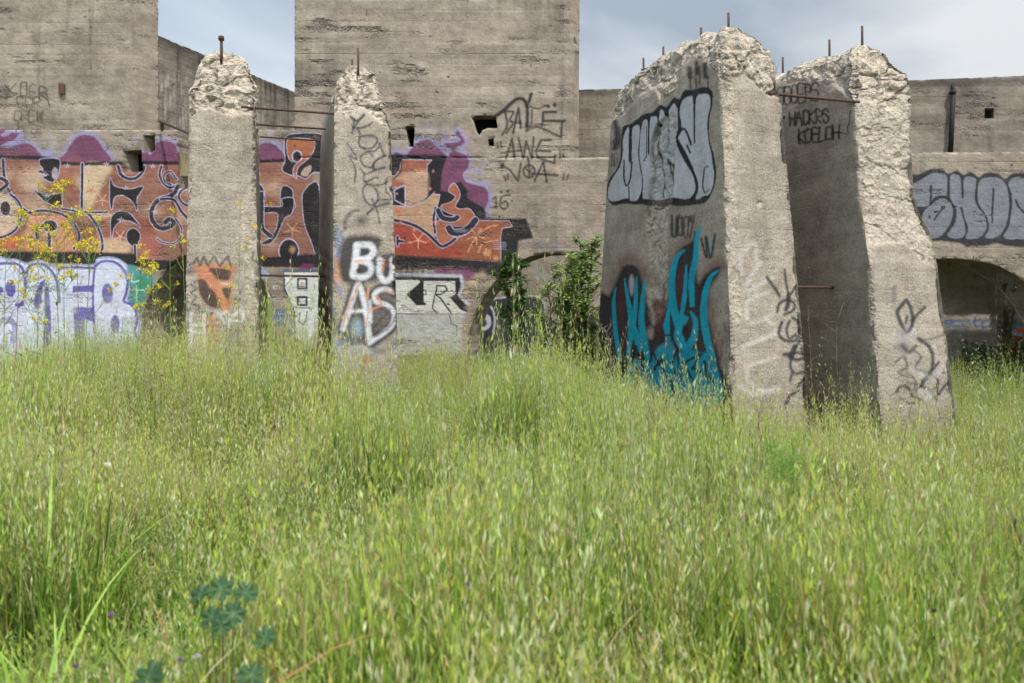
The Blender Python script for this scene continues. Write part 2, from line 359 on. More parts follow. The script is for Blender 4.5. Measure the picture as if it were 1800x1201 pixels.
# ------------------------------------------------------------------ ground
def ax(segs):
    r = []
    for a, b_, st in segs: r += list(np.arange(a, b_, st))
    return np.array(r+[segs[-1][1]])
gx = ax([(-600, -60, 90), (-60, -14, 4), (-14, 14, .2), (14, 60, 4), (60, 600, 90)]); gy = ax([(-60, -4, 8), (-4, 20, .2), (20, 60, 2), (60, 900, 70)])
X, Y = np.meshgrid(gx, gy); Z = gz(X, Y)
far = sst(17, 34, Y)*sst(0, -3, X+2)*2.3; Z = Z+far
nx = len(gx); idx = np.arange(X.size).reshape(X.shape)
def quads(idx): return np.stack([idx[:-1, :-1], idx[:-1, 1:], idx[1:, 1:], idx[1:, :-1]], -1).reshape(-1, 4)
m, t, b, o = newmat('meadow_soil'); g = t.nodes.new('ShaderNodeTexCoord').outputs['Object']
col = ramp(t, noise(t, g, 6, 6, 0.7), [(0.3, (0.05, 0.06, 0.02)), (0.5, (0.1, 0.12, 0.035)), (0.7, (0.17, 0.17, 0.07))]); t.links.new(col, b.inputs['Base Color']); b.inputs['Roughness'].default_value = 1
gr = mesh_obj('ground', np.stack([X, Y, Z], -1).reshape(-1, 3), quads(idx), m, smooth=True); tag(gr, 'uneven meadow ground under the tall grass in front of the ruins', 'ground', kind='structure')
# ------------------------------------------------------------------ the ruin: flat wall faces as dense sheets with thickness
WY = 14.0
bld = empty('ruined_building', (0, WY, 0.3), 'big roofless board-marked concrete building with two towers, arches and large murals behind the buttresses', 'building')
def boards(px, py, s=0):
    """relief of the plank shuttering: every board a little in or out, joints open here and there"""
    h = 19.0; yy = py/h+0.05*vn(px*0.01, py*0, 0, 3); k = np.floor(yy); fr = yy-k
    off = (_h(k.astype(np.int64), k.astype(np.int64)*0, k.astype(np.int64)*0, 31+s)-0.5)*0.004
    d = np.minimum(fr, 1-fr)*h
    groove = np.exp(-(d/1.3)**2)*0.004*np.clip(0.25+2.2*vn(px*0.012, k, 2, 8), 0.1, 1)
    return off-groove, fr, k
def wall_face(name, regions, xs, ys, to3, back, mat, paint=None, holes=(), pitk=1.0, relief=1.0, snap=0.62, seed=0, stain=None, chamfer=None, parent=bld, nrm=(0, -1, 0)):
    PX, PY = np.meshgrid(xs, ys); P = np.stack([PX.ravel(), PY.ravel()], 1); P0 = P.copy()
    regs = [pts_(r) if isinstance(r, str) else r for r in regions]; hol = [cr(pts_(h[1:]), True, 5) if h[0] == '~' else pts_(h) for h in holes]
    dx = np.gradient(xs); dy = np.gradient(ys); cell = np.minimum(*np.meshgrid(dx, dy)).ravel()
    for poly in regs+hol:                                     # pull vertices onto the outline
        lo = poly.min(0)-6; hi = poly.max(0)+6
        i = np.nonzero((P[:, 0] > lo[0]) & (P[:, 0] < hi[0]) & (P[:, 1] > lo[1]) & (P[:, 1] < hi[1]))[0]
        if not len(i): continue
        d, q = seg_dist(P[i], poly, True); mm = d < snap*cell[i]; P[i[mm]] = q[mm]
    nxx = len(xs); idx = np.arange(P.shape[0]).reshape(PX.shape); Q = quads(idx)
    ctr = P[Q].mean(1); keep = np.zeros(len(Q), bool)
    for poly in regs: keep |= inside(ctr, poly)
    for poly in hol:
        lo = poly.min(0)-3; hi = poly.max(0)+3; i = np.nonzero((ctr[:, 0] > lo[0]) & (ctr[:, 0] < hi[0]) & (ctr[:, 1] > lo[1]) & (ctr[:, 1] < hi[1]))[0]
        keep[i[inside(ctr[i], poly)]] = False
    Q = Q[keep]
    px, py = P[:, 0], P[:, 1]
    bo, fr, k = boards(px, py, seed)
    # honeycombing gathers along the lower edge of some lifts
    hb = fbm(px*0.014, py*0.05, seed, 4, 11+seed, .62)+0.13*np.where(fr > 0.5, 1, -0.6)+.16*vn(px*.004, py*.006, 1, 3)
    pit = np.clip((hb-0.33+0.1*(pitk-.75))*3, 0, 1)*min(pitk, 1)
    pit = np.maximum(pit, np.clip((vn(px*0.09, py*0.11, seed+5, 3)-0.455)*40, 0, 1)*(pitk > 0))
    h = relief*(bo*0.9+0.012*fbm(px*0.02, py*0.03, seed, 4, 21)+0.004*fbm(px*0.25, py*0.25, 0, 3, 9)) - pit*(0.006+0.025*np.clip(fbm(px*0.16, py*0.2, 0, 3, 40)+.1, 0, 1))
    edge = np.zeros(len(P))
    for poly in hol+regs:
        lo = poly.min(0)-9; hi = poly.max(0)+9
        i = np.nonzero((px > lo[0]) & (px < hi[0]) & (py > lo[1]) & (py < hi[1]))[0]
        d, _ = seg_dist(P[i], poly, True); edge[i] = np.maximum(edge[i], np.exp(-(d/2.2)**2)*np.clip(0.5+fbm(px[i]*0.1, py[i]*0.1, 3, 2, 50)*2.0, 0, 1))
    h = h-0.02*edge
    V = to3(px, py)
    nrm_ = np.asarray(nrm, float); V = V+nrm_[None]*h[:, None]
    if chamfer: V = chamfer(px, py, V)
    pt = Paint(P0)
    if paint: paint(pt)
    st = stain(px, py) if stain else np.clip((fbm(px*0.02, py*0.006, seed, 4, 60)-0.3)*1.2, 0, .35)+np.clip(fbm(px*0.07, py*0.005, seed+1, 3, 66)*1.8-.25, 0, .35)*np.clip(.5+fbm(px*.01, py*.01, 2, 2, 67)*2, 0, 1)
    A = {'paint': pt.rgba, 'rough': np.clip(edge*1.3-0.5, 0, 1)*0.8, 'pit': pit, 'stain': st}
    # sides: every open edge is carried back through the wall
    e_ = np.concatenate([Q[:, [0, 1]], Q[:, [1, 2]], Q[:, [2, 3]], Q[:, [3, 0]]]); key = np.sort(e_, 1); kk = key[:, 0].astype(np.int64)*len(P)+key[:, 1]
    u, inv, cnt = np.unique(kk, return_inverse=True, return_counts=True); be = e_[cnt[inv] == 1]
    used = np.unique(Q); bv = np.unique(be); mp_ = -np.ones(len(P), np.int64); mp_[used] = np.arange(len(used))
    nb = len(used); seg = 5; bk = np.asarray(back, float)
    off = -np.ones(len(P), np.int64); off[bv] = np.arange(len(bv))
    VV = [V[used]]
    AA = {k_: [a[used]] for k_, a in A.items()}
    for s_ in range(1, seg+1):
        w_ = V[bv]+bk[None]*s_/seg
        jj = 0.012*np.stack([vn(w_[:, 0]*9, w_[:, 1]*9, w_[:, 2]*9, q_) for q_ in (1, 2, 3)], 1); VV.append(w_+jj)
        for k_, a in A.items(): AA[k_].append(a[bv]*(0 if k_ == 'paint' else 0.6))
    VV = np.vstack(VV); Fs = [mp_[Q]]
    for s_ in range(seg):
        def id_(v, r): return mp_[v] if r == 0 else nb+(r-1)*len(bv)+off[v]
        Fs.append(np.stack([id_(be[:, 1], s_), id_(be[:, 0], s_), id_(be[:, 0], s_+1), id_(be[:, 1], s_+1)], 1))
    AA = {k_: (np.vstack(a) if a[0].ndim == 2 else np.concatenate(a)) for k_, a in AA.items()}
    # back face, coarse: reuse of the front pushed through
    V2 = V[used]+bk[None]; nV = len(VV); VV = np.vstack([VV, V2]); Fs.append(mp_[Q][:, ::-1]+nV)
    AA = {k_: np.concatenate([a, a[:nb]*(0 if k_ == 'paint' else 1)]) for k_, a in AA.items()}
    return mesh_obj(name, VV, np.vstack(Fs), mat, parent, False, AA)
def main3(px, py): return np.stack([(px-900)/100.0, np.full(len(px), WY), CAMZ+(HY-py)/100.0], 1)
def at_depth(Yd):
    def f(px, py): return np.stack([(px-900)/F*Yd, np.full(len(px), Yd), CAMZ+(HY-py)/F*Yd], 1)
    return f
BLK = (36, 36, 40); LAV = (188, 180, 206); PUR = (106, 62, 88); HALO = (138, 134, 178); ORG = (135, 94, 81); BEI = (192, 168, 142); RED = (178, 96, 76); WHT = (205, 208, 214); TEAL = (20, 146, 172); SIL = (118, 120, 128)
def mural(p):
    # flames behind the lettering: violet with a pale blue glow
    def flame(pts, sm=True):
        q = p.tr(pts); q = cr(q, True) if sm else q; p.line_(q, 12, HALO, 11, 0.75, True); p.fill(pts, PUR, 0.96, 3)
    p.z(0, 200, 4)
    flame('-60,330 -60,90 20,60 40,120 0,150 40,160 90,130 130,150 90,190 60,200 -10,230 60,240 130,210 210,215 260,260 285,330')
    p.line('0,10 50,30 55,90 110,110 150,150 120,210 70,215', 26, HALO, 10, .7)
    flame('400,340 450,290 510,195 560,155 610,150 670,170 720,240 765,340')
    flame('975,300 1030,265 1060,290 1090,210 1160,190 1215,205 1240,240 1240,345 985,345')
    for x, y, r in ((350, 165, 14), (300, 200, 12), (375, 215, 10), (345, 270, 32), (950, 190, 14), (330, 285, 26)): p.dot(x, y, r, r, HALO, 6, .6)
    p.z(300, 50, 4); flame('560,935 580,860 620,820 680,805 740,825 790,880 800,935'); p.dot(705, 740, 14, 14, HALO, 6, .6)
    p.z(650, 150, 4)
    flame('160,500 250,490 300,440 350,395 400,382 440,400 480,440 545,500 560,480 575,455 530,430 530,407 600,402 640,385 605,345 618,320 650,365 668,400 640,425 603,440 610,465 668,488 695,530 690,580 662,610 655,640 680,680 760,705 810,720 835,770 830,830 812,870 790,930 500,930 160,900')
    for x, y, r in ((400, 300, 16), (520, 345, 20), (470, 310, 12), (760, 610, 26), (790, 540, 12), (810, 690, 22)): p.dot(x, y, r, r*.9, HALO, 8, .6)
    # body of the lettering
    p.z(0, 200, 4)
    p.fill('-250,325 20,320 400,335 860,345 1260,350 1330,340 2200,340 2200,1090 1900,1080 1260,1030 960,1020 940,985 -250,970', ORG, 0.98, 2, False)
    r_ = np.random.default_rng(3)
    for k in range(95):
        x = r_.uniform(-200, 1950); y = r_.uniform(370, 980); c = [(176, 152, 130), (156, 104, 82), (146, 84, 72), (166, 120, 96), (122, 76, 60), (174, 150, 128)][r_.integers(6)]
        if 345 < y: p.dot(x, y, r_.uniform(30, 110), r_.uniform(30, 90), c, r_.uniform(12, 26), r_.uniform(.35, .75))
    p.fill('590,360 775,370 760,440 690,560 640,660 590,655', (190, 170, 140), .85, 8)
    p.fill('-20,570 60,575 120,620 140,690 130,750 80,820 0,850', (196, 172, 150), .85, 6)
    p.fill('230,700 380,700 480,760 520,850 520,960 200,960 190,780', (196, 140, 112), .8, 8)
    p.fill('0,860 130,865 130,940 0,950', (182, 84, 58), .8, 8); p.fill('730,880 900,900 900,975 720,970', (200, 172, 140), .8, 8)
    p.fill('980,870 1080,860 1130,940 1120,1020 970,1020', (168, 100, 92), .7, 8); p.fill('640,690 780,700 780,720 660,745', (196, 170, 140), .8, 5)
    # black drop shadow, letter gaps and outlines, each with its thin pale rim
    B = lambda s_, **k: p.fill(s_, BLK, 0.97, 1.3, ol=LAV, ow=1.15, **k)
    K = lambda s_, w_, **k: p.line(s_, w_*1.25+2, BLK, 1.3, 0.97, ol=LAV, ow=1.15, **k)
    p.line('-250,300 10,305 320,312 420,345 600,352 855,348', 24, BLK, 2); p.line('1000,345 1250,348', 24, BLK, 2)
    K('22,325 28,430 60,540 110,610 150,660 210,700', 15); K('0,540 50,495 20,460 -40,450', 18)
    B('290,320 412,322 414,400 400,450 370,480 335,470 300,445 333,432 265,410 303,388 282,360'); p.dot(385, 420, 22, 42, (160, 150, 158), 2, .9)
    B('220,500 260,550 340,575 435,558 435,672 400,655 320,620 262,570', sm=False); K('578,352 577,500 575,690', 13)
    B('775,455 800,505 860,525 920,530 1003,512 985,555 962,600 965,685 940,630 900,592 850,572 805,590 785,672 772,600')
    B('780,750 810,698 870,685 930,720 985,795 950,770 890,750 835,765 797,812 785,885')
    B('890,860 905,820 940,808 975,830 985,870 970,910 955,950 930,930 900,900'); K('948,930 950,1000 952,1020', 12)
    K('830,370 850,425 900,458 960,450 1000,405 1012,372', 16)
    K('1135,370 1122,430 1150,490 1195,520 1255,500', 11); K('1240,460 1200,408 1155,430 1160,480 1205,500', 7)
    K('1250,510 1215,570 1120,605 1078,650 1065,720 1090,780 1140,808 1200,792 1222,765 1190,742 1160,765', 22); K('1130,600 1220,605 1270,680 1325,745', 13)
    K('1330,512 1275,540 1258,590 1290,632 1330,652', 11); K('1235,740 1275,800 1268,870 1222,912 1150,908 1105,880', 6)
    K('170,700 300,682 420,702 500,752 550,830 550,900 520,950', 12); K('500,680 600,690 665,760 708,850 720,930 710,975', 12); K('430,668 600,692 755,692', 9)
    p.dot(350, 790, 52, 40, BLK, 1.5, .96, ol=LAV); p.line('345,840 345,962', 24, BLK, 1.4, ol=LAV); K('300,790 262,820 262,870', 20)
    p.dot(38, 665, 34, 50, BLK, 1.5, .96, ol=LAV); K('70,565 125,612 152,680 142,760 92,830 20,866 -60,868', 12)
    p.line('320,440 285,385 340,430', 3, LAV, 1, .8, sm=False)
    for x, y in ((470, 362), (880, 520), (330, 575), (620, 370), (745, 352), (1070, 365), (850, 745), (1090, 690)): p.line([[x-22, y], [x-10, y-4], [x-4, y+16], [x+4, y-14], [x+10, y+12], [x+20, y-4]], 3.5, LAV, 1, .9, sm=False)
    for x, y, r, c in ((200, 415, 42, (206, 150, 130)), (720, 605, 42, (214, 170, 140)), (670, 900, 52, (200, 150, 130)), (845, 865, 44, (210, 170, 150)), (505, 505, 40, (150, 72, 50)), (640, 540, 34, (186, 90, 60)), (465, 820, 44, (206, 150, 136))): p.star(x, y, r, c, 8)
    for k in range(26): p.dot(r_.uniform(200, 800), r_.uniform(700, 960), 7, 7, (178, 88, 56), 2, .6)
    p.fill('-250,966 700,975 945,985 960,1024 1260,1030 1330,1030 1330,1080 1120,1100 880,1062 660,1062 0,1035 -250,1030', BLK, 0.96, 3, False)
    # between the two left buttresses
    p.z(300, 50, 4); p.line('560,935 800,930', 22, BLK, 2)
    B('800,830 810,765 870,742 1040,742 1080,800 1080,1000 1010,1010 950,1055 900,1035 860,1035 800,1010 785,985 805,930')
    p.fill('818,800 850,775 1000,785 1003,860 960,920 905,965 885,1010 885,1060 862,1020 868,975 900,930 850,935 822,880', (152, 94, 66), .96, 1.4, ol=LAV, ow=1); p.dot(888, 900, 30, 36, BLK, 1.4, .96, ol=LAV)
    p.fill('915,1030 940,985 985,965 990,990 960,1040', (176, 150, 132), .95, 2)
    K('596,950 610,1010 600,1075 640,1135 652,1200', 20)
    B('785,1115 850,1130 860,1190 870,1260 780,1250'); B('935,1150 1040,1110 1040,1600 990,1500 950,1400 930,1280')
    p.z(300, 350, 4)
    B('640,55 780,52 785,0 862,0 850,100 805,130 772,200 742,262 695,312 640,312 700,272 745,205 750,100 655,95'); K('640,-40 642,180 660,225 705,262', 20)
    p.star(855, 215, 58, (206, 150, 120), 9); p.dot(830, 365, 66, 80, BLK, 1.6, .97, ol=LAV); p.dot(855, 355, 20, 26, (180, 140, 110), 5, .8)
    p.fill('560,410 700,408 980,388 1100,388 1100,482 560,475', BLK, .97, 3, False)
    p.fill('612,440 690,525 690,560 612,560', (140, 158, 178), .95, 1.5, False)
    p.fill('900,500 930,455 1000,455 1000,510', (120, 56, 100), .9, 5, False)
    # right end of the lettering
    p.z(650, 150, 4)
    p.fill('60,488 480,490 543,502 510,600 502,690 498,742 570,752 560,720 600,690 640,680 690,740 685,790 740,830 800,860 820,938 1100,938 1140,1040 1150,1078 1045,1090 1035,1240 60,1240', BLK, .97, 3, False)
    O = lambda s_, c, sm=True: p.fill(s_, c, .98, 1.3, sm, ol=LAV, ow=1.1)
    O('225,525 432,528 402,560 398,780 320,842 245,842 245,705 60,745 60,630 180,640 212,590', (150, 94, 76), False); p.fill('170,650 390,600 390,800 250,830 250,690', (178, 150, 126), .85, 9)
    O('60,842 300,856 400,812 440,768 492,770 462,900 470,1060 440,1060 300,985 180,950 60,930', (174, 140, 114), False)
    p.line('170,660 215,610 222,560 222,520', 9, BLK); p.fill('175,740 246,705 246,842 180,806', BLK, .96, 1.3, False, ol=LAV)
    O('60,950 180,958 300,990 420,1062 480,1132 532,1140 585,1090 700,1042 742,952 980,958 1000,992 930,1005 918,1060 920,1240 60,1198', (146, 88, 66), False)
    p.fill('100,985 260,1000 420,1080 480,1150 600,1130 640,1200 200,1195 100,1180', (152, 70, 60), .9, 14)
    O('470,965 540,942 615,948 622,925 560,900 508,868 512,842 575,822 602,780 556,742 592,690 634,770 600,850 640,872 700,872 737,925 722,985 640,990 560,992 550,1035 600,1060 560,1100 500,1120 468,1040', (156, 98, 76))
    K('556,1005 580,1035 640,1035 700,1000 742,950', 34); p.dot(640, 1022, 50, 14, (120, 120, 130), 3, .7)
    K('100,945 180,950 300,980 400,1040 455,1090 505,1132 560,1112 600,1080', 15); K('462,862 448,950 460,1035', 12); K('480,880 510,930 580,945 615,930', 26)
    for x, y, r, c in ((340, 1090, 58, (226, 160, 132)), (750, 1060, 62, (214, 160, 116)), (200, 890, 40, (198, 100, 64))): p.star(x, y, r, c, 9)
    p.line('690,1170 740,1080 830,1000 900,985', 9, (216, 164, 122), 2, .7); p.line('760,1180 800,1110 900,1090', 9, (216, 164, 122), 2, .7); p.dot(825, 1180, 26, 26, (214, 160, 116), 4, .7); p.dot(885, 1215, 16, 16, (214, 160, 116), 4, .7)
    for k in range(22): p.dot(r_.uniform(190, 460), r_.uniform(560, 1180), r_.uniform(5, 12), r_.uniform(5, 12), (200, 100, 66) if k % 2 else (220, 150, 130), 2, .6)
    for y in (1105, 1120, 1135, 1150): p.line([[870, y], [960, y+3]], 4, LAV, 1, .8, sm=False)
    B('188,1060 205,1070 205,1085 240,1092 235,1105 205,1108 200,1130 188,1125')
    p.z(650, 400, 4); p.fill('60,185 560,215 940,240 1035,200 1035,235 960,290 880,340 740,318 560,292 380,290 60,300', BLK, .95, 5, False)
    for x in (225, 262, 300, 335, 370): p.line([[x, 290], [x, 325+(x*7) % 17]], 14, BLK, 5, .8, sm=False)
    for x, y, rx, ry in ((590, 312, 120, 26), (690, 335, 40, 42), (500, 300, 50, 22)): p.dot(x, y, rx, ry, (118, 62, 96), 7, .75)
    p.line('640,520 700,410 790,330', 42, (196, 170, 142), 9, .6)
    # white block lettering at the foot
    p.line('60,325 205,330 640,342 655,420 625,480 695,545', 20, (176, 188, 204), 4, .9, sm=False)
    p.fill('60,345 630,355 640,400 618,480 690,562 690,600 60,602', BLK, .97, 2, False)
    W_ = (196, 196, 188)
    p.fill('60,368 352,370 350,402 265,470 332,542 386,542 386,604 60,604', W_, .97, 1.5, False)
    p.fill('378,376 602,378 602,470 562,492 640,580 690,600 660,612 560,612 380,610', W_, .97, 1.5, False); p.line('350,400 268,470 330,540 385,540', 16, BLK, 1.3, sm=False)
    p.line('375,390 372,440 395,440 395,470 372,472 372,520 395,540', 8, BLK, 1.2, sm=False); p.line('460,470 470,440 470,410 530,412 545,440 500,470 460,470 500,500 570,600', 11, BLK, 1.2, sm=False); p.line('455,480 440,570 470,600', 10, BLK, 1.2, sm=False)
    p.fill('60,612 690,612 690,900 60,900', (176, 178, 174), .85, 3, False); p.line('60,606 690,608', 6, BLK, 1.2, sm=False); p.line('560,620 575,680 610,690 612,760', 7, BLK, 1.2, .8, sm=False); p.line('400,400 430,405 450,385 500,392 560,380 600,400', 4, BLK, 1, .8, sm=False)
    p.fill('660,560 700,600 650,640 650,900 720,900 720,540', (150, 130, 112), .7, 5, False)
    p.z(300, 350, 4)
    p.line('795,500 1100,505', 22, (90, 96, 116), 2, .9); p.fill('800,515 1100,515 1100,1060 890,1060 872,900 870,780 832,700 797,620', (206, 208, 204), .97, 1.4, False, ol=(60, 62, 74), ow=1.5)
    p.line('800,560 800,625 835,705', 8, BLK, 1.2, sm=False); p.line('870,790 872,1000', 12, BLK, 1.3, sm=False); p.line('895,560 955,560 955,628 895,628', 14, BLK, 1.3, sm=False, closed=True); p.dot(926, 600, 14, 18, (178, 110, 100), 2, .6)
    p.line('892,690 955,690 955,745 892,745', 16, BLK, 1.3, sm=False, closed=True); p.line('845,750 890,765 1000,768', 6, BLK, 1.1, sm=False); p.line('880,830 910,800 900,860 930,885 950,850 960,790', 7, BLK, 1.1, sm=False); p.line('800,620 850,560 895,545', 5, BLK, 1, sm=False); p.line('870,950 900,1000 950,1040', 14, BLK, 2)
    p.fill('842,800 868,860 870,1010 845,1010', (110, 150, 186), .7, 3, False)
    p.text('scoki', 726, 765, 34, 14, 6, 7, (44, 104, 148), 1.5, .9); p.text('shoes', 724, 805, 34, 14, 6, 7, (44, 104, 148), 1.5, .9); p.text('2013', 728, 850, 36, 15, 6, 7, (44, 104, 148), 1.5, .9)
    p.text('KO', 722, 610, 24, 18, 8, 7, (200, 200, 200), 1.5, .7); p.line('770,700 790,720 805,705 800,740 775,745', 5, (190, 160, 90), 1.5, .7)
    # white and violet bubble letters, far left
    p.z(0, 400, 4); VI = (84, 74, 150); WL = (196, 200, 218)
    p.fill('-250,225 60,228 130,238 188,262 280,235 395,296 420,270 655,268 695,222 800,220 880,262 900,300 910,420 895,520 962,600 990,700 972,780 1005,900 1005,1000 -250,1000', WL, .96, 3, True, ol=(150, 156, 190), ow=3)
    p.fill('895,268 1000,296 1080,350 1082,385 1020,500 985,590 905,520 915,420', (74, 140, 142), .9, 4); p.fill('960,350 1040,345 1050,400 985,500 940,520', (60, 140, 100), .8, 8)
    p.line('935,320 925,380 975,375|'.replace('|', ''), 7, (190, 220, 225), 1.3, .8); p.line('930,440 1010,440', 7, (190, 220, 225), 1.3, .8, sm=False); p.line('960,410 960,520', 7, (190, 220, 225), 1.3, .8, sm=False)
    V_ = lambda s_, w_, a=.93, **k: p.line(s_, w_*1.2, VI, 1.8, a, **k)
    V_('-100,262 60,252 130,262 165,305 178,400 168,500 130,560', 17); p.dot(75, 430, 36, 60, VI, 2, .92); V_('115,545 160,540', 22)
    V_('185,345 200,285 250,258 320,268 385,340 408,420 420,520', 17); p.fill('240,560 250,460 285,385 318,372 300,430 285,560', VI, .92, 2); p.fill('315,440 330,420 345,430 360,700 350,860 320,860 320,690', VI, .92, 2)
    V_('412,300 418,284 520,280 655,286', 14, sm=False); p.fill('512,412 658,408 656,452 512,458', VI, .93, 1.8, False); p.fill('516,562 662,560 655,660 598,645 592,780 570,860 528,800', VI, .92, 2, False)
    V_('664,292 655,420 655,560 668,740', 13); V_('668,275 720,240 800,242 868,295 898,380 888,460 872,520 935,550 965,640 950,720 962,800 990,880', 16)
    p.dot(755, 465, 38, 70, VI, 2, .92); p.dot(810, 680, 30, 62, VI, 2, .9); V_('880,810 905,900', 30); V_('-40,420 0,440', 40); V_('70,640 100,700 90,800', 30, a=.6)
    for k in range(30): p.dot(r_.uniform(0, 900), r_.uniform(300, 800), r_.uniform(20, 60), r_.uniform(6, 30), (176, 180, 186), 14, .35)
    # black tags
    p.z(650, 150, 4); T = (34, 33, 34)
    tg = lambda s_, w_=14, **k: p.line(s_, w_, T, 3.2, .93, **k)
    tg('893,212 955,165 1030,100 1085,105 1108,170 1105,290', 26); tg('1135,62 1118,120', 22, sm=False)
    tg('950,190 965,250 962,300 932,348'); tg('955,185 1010,188 985,240 1005,270 962,335'); tg('1008,335 1045,160 1062,300', 17, sm=False); tg('1020,265 1062,262', 10, sm=False); tg('1140,175 1135,270 1098,325 1165,290 1195,300', 11)
    tg('1310,188 1220,190 1218,250 1370,252', 19, sm=False); tg('1218,255 1205,300 1345,365 1352,258', 13, sm=False); tg('1110,145 1180,165 1235,145', 11)
    for x, y, r in ((1255, 150, 12), (1300, 138, 13), (925, 750, 9), (972, 746, 10)): p.dot(x, y, r, r, T, 3, .93)
    tg('958,512 1000,378 1018,505', 15, sm=False); tg('922,475 1065,462', 11, sm=False); tg('1045,372 1080,515 1100,395 1140,515 1152,368', 14, sm=False)
    tg('1275,385 1205,385 1168,460 1270,465', 16, sm=False); tg('1168,465 1180,508 1298,550 1303,490', 12, sm=False)
    for s_ in ('895,405 902,440', '922,400 925,442', '1338,465 1338,508', '1360,480 1362,502', '945,640 955,672', '972,625 970,662', '1365,620 1360,665', '1396,628 1385,665'): tg(s_, 10, sm=False)
    tg('930,562 990,600 1042,675 1062,550', 13, sm=False); tg('930,562 932,560', 26, sm=False); p.dot(1120, 605, 46, 48, T, 3, .9); p.dot(1120, 605, 35, 37, (146, 130, 112), 3, .95); tg('1120,560 1120,650', 9, sm=False); tg('1092,580 1120,608 1150,578', 9, sm=False)
    tg('1160,672 1220,540 1245,682', 13, sm=False); tg('1135,622 1320,632', 15, sm=False); tg('1110,505 1120,560', 14, sm=False)
    tg('868,800 888,782 888,862', 11, sm=False); tg('848,862 905,852', 9, sm=False); tg('985,772 930,785 915,840 940,872 970,850 958,818 925,830', 12)
    p.text('UA', 1175, 970, 50, 30, 18, 10, (90, 84, 88), 3, .45); p.text('SBCK', 1140, 1100, 60, 40, 20, 12, (96, 94, 110), 6, .35)
    # silver bubble letters on the right
    p.z(1560, 250, 5.2208); D = (38, 40, 48)
    p.fill('180,350 300,292 400,248 500,246 560,286 640,262 700,298 770,272 835,318 900,283 1000,286 1085,338 1150,285 1300,285 1450,290 1560,330 1560,900 1300,960 1100,955 1000,930 900,950 740,955 650,925 480,908 300,900 200,800', D, .95, 3.5)
    S_ = lambda s_: p.fill(s_, SIL, .93, 1.6)
    S_('190,420 310,345 400,290 480,285 545,310 548,400 542,482 480,490 430,515 395,568 345,590 250,570'); S_('330,650 450,540 510,515 570,552 602,640 570,760 500,850 440,880 300,870')
    S_('580,312 640,298 672,340 680,500 700,500 702,340 760,315 812,345 803,450 805,540 835,605 890,680 910,780 865,860 800,885 722,882 742,790 705,680 690,600 665,605 690,680 712,790 700,862 620,885 552,850 622,740 632,620 590,540 575,480')
    S_('850,350 940,322 1040,335 1090,400 1112,500 1115,620 1085,760 1035,850 960,882 898,870 930,790 912,680 840,570 828,450'); S_('1110,372 1180,322 1260,340 1330,420 1420,600 1440,800 1380,890 1200,890 1150,895 1065,868 1110,780 1140,620 1140,480')
    p.line('400,400 400,480 394,572', 20, D, 2, .95); p.line('394,572 450,510 530,505', 20, D, 2); p.line('522,592 470,650 430,712', 18, D, 2); p.line('972,432 965,580 960,735', 19, D, 2); p.line('1180,535 1200,590 1260,650', 20, D, 2)
    # grey tag high on the left tower foot
    p.z(0, 0, 1); p.text('LPG', 28, 213, 22, 9, 4, 2.4, (70, 64, 60), 1.4, .75)
archL = '247,640 247,575 252,545 264,515 284,484 305,461 328,448 352,443 382,446 412,455 440,470 460,490 472,515 478,545 478,640'
archC = '822,640 824,590 834,555 850,522 875,490 905,463 938,449 972,445 1010,448 1045,460 1080,486 1105,530 1118,580 1120,640'
archR = '1480,640 1482,580 1500,530 1540,488 1600,462 1660,454 1715,458 1760,470 1810,500 1850,540 1880,600 1890,640'
def hpoly(s_, yb=900):
    a = pts_(s_); c = cr(a, False, 6); return ' '.join(f'{x:.1f},{y:.1f}' for x, y in np.vstack([[[a[0, 0], yb]], c, [[a[-1, 0], yb]]]))
xs = ax([(-300, -6, 6), (-6, 1072, 1.15), (1072, 1596, 3), (1596, 1806, 1.15), (1806, 2200, 7)]); ys = ax([(226, 640, 1.15), (640, 800, 8)])
wall_face('wall', ['-290,228 312,228 312,331 337,331 337,229 517.5,228 517.5,277 1018,277 1300,273 1650,268 2190,266 2190,790 -290,790'], xs, ys, main3, (.19, .5, 0), M['wall'], mural,
          holes=['215,265 249,263 250,300 244,302 217,303', '251,238 271,237 272,264 266,268 253,266'] + [hpoly(archL), hpoly(archC), hpoly(archR)], pitk=0.75)
# the left tower stands on the wall, a hand's breadth back; the middle tower is flush with it
def lt3(px, py): v = main3(px, py); v[:, 1] += 0.06; return v
def chamL(px, py, V): V = V.copy(); V[:, 1] += np.clip(px-236, 0, None)/100*1.1; return V
def chamC(px, py, V): V = V.copy(); V[:, 1] += np.clip(px-1003, 0, None)/100*1.1; return V
def tagL(p):
    g_ = (66, 60, 56)
    for s_ in ('4,147 12,158 10,150', '12,158 24,146', '14,160 26,163'): p.line(s_, 2.4, g_, 1.4, .8, sm=False)
    p.text('OER', 32, 144, 22, 12, 5, 2.4, g_, 1.4, .8, dy=4); p.text('COR', 26, 168, 18, 11, 4, 2.4, g_, 1.4, .8, dy=1); p.text('CREW', 22, 192, 18, 10, 3, 2.4, g_, 1.4, .8, dy=1); p.text('L', 28, 213, 14, 8, 3, 2.2, g_, 1.4, .8)
    p.line('78,163 84,186', 2.4, g_, 1.3, .8, sm=False); p.dot(104, 146, 4, 2, (60, 36, 28), 3, .8); p.dot(104, 163, 4, 7, (66, 44, 32), 5, .6)
wall_face('tower', ['-290,-40 262,-40 262,229 -290,229'], ax([(-300, -6, 8), (-6, 282, 1.6)]), ax([(-160, 0, 6), (0, 232, 1.6)]), lt3, (-1.3, 2.6, 0), M['wall'], tagL, pitk=1.25, seed=2, chamfer=chamL)
def mtow(p):
    q = p.P.copy(); mural(p)
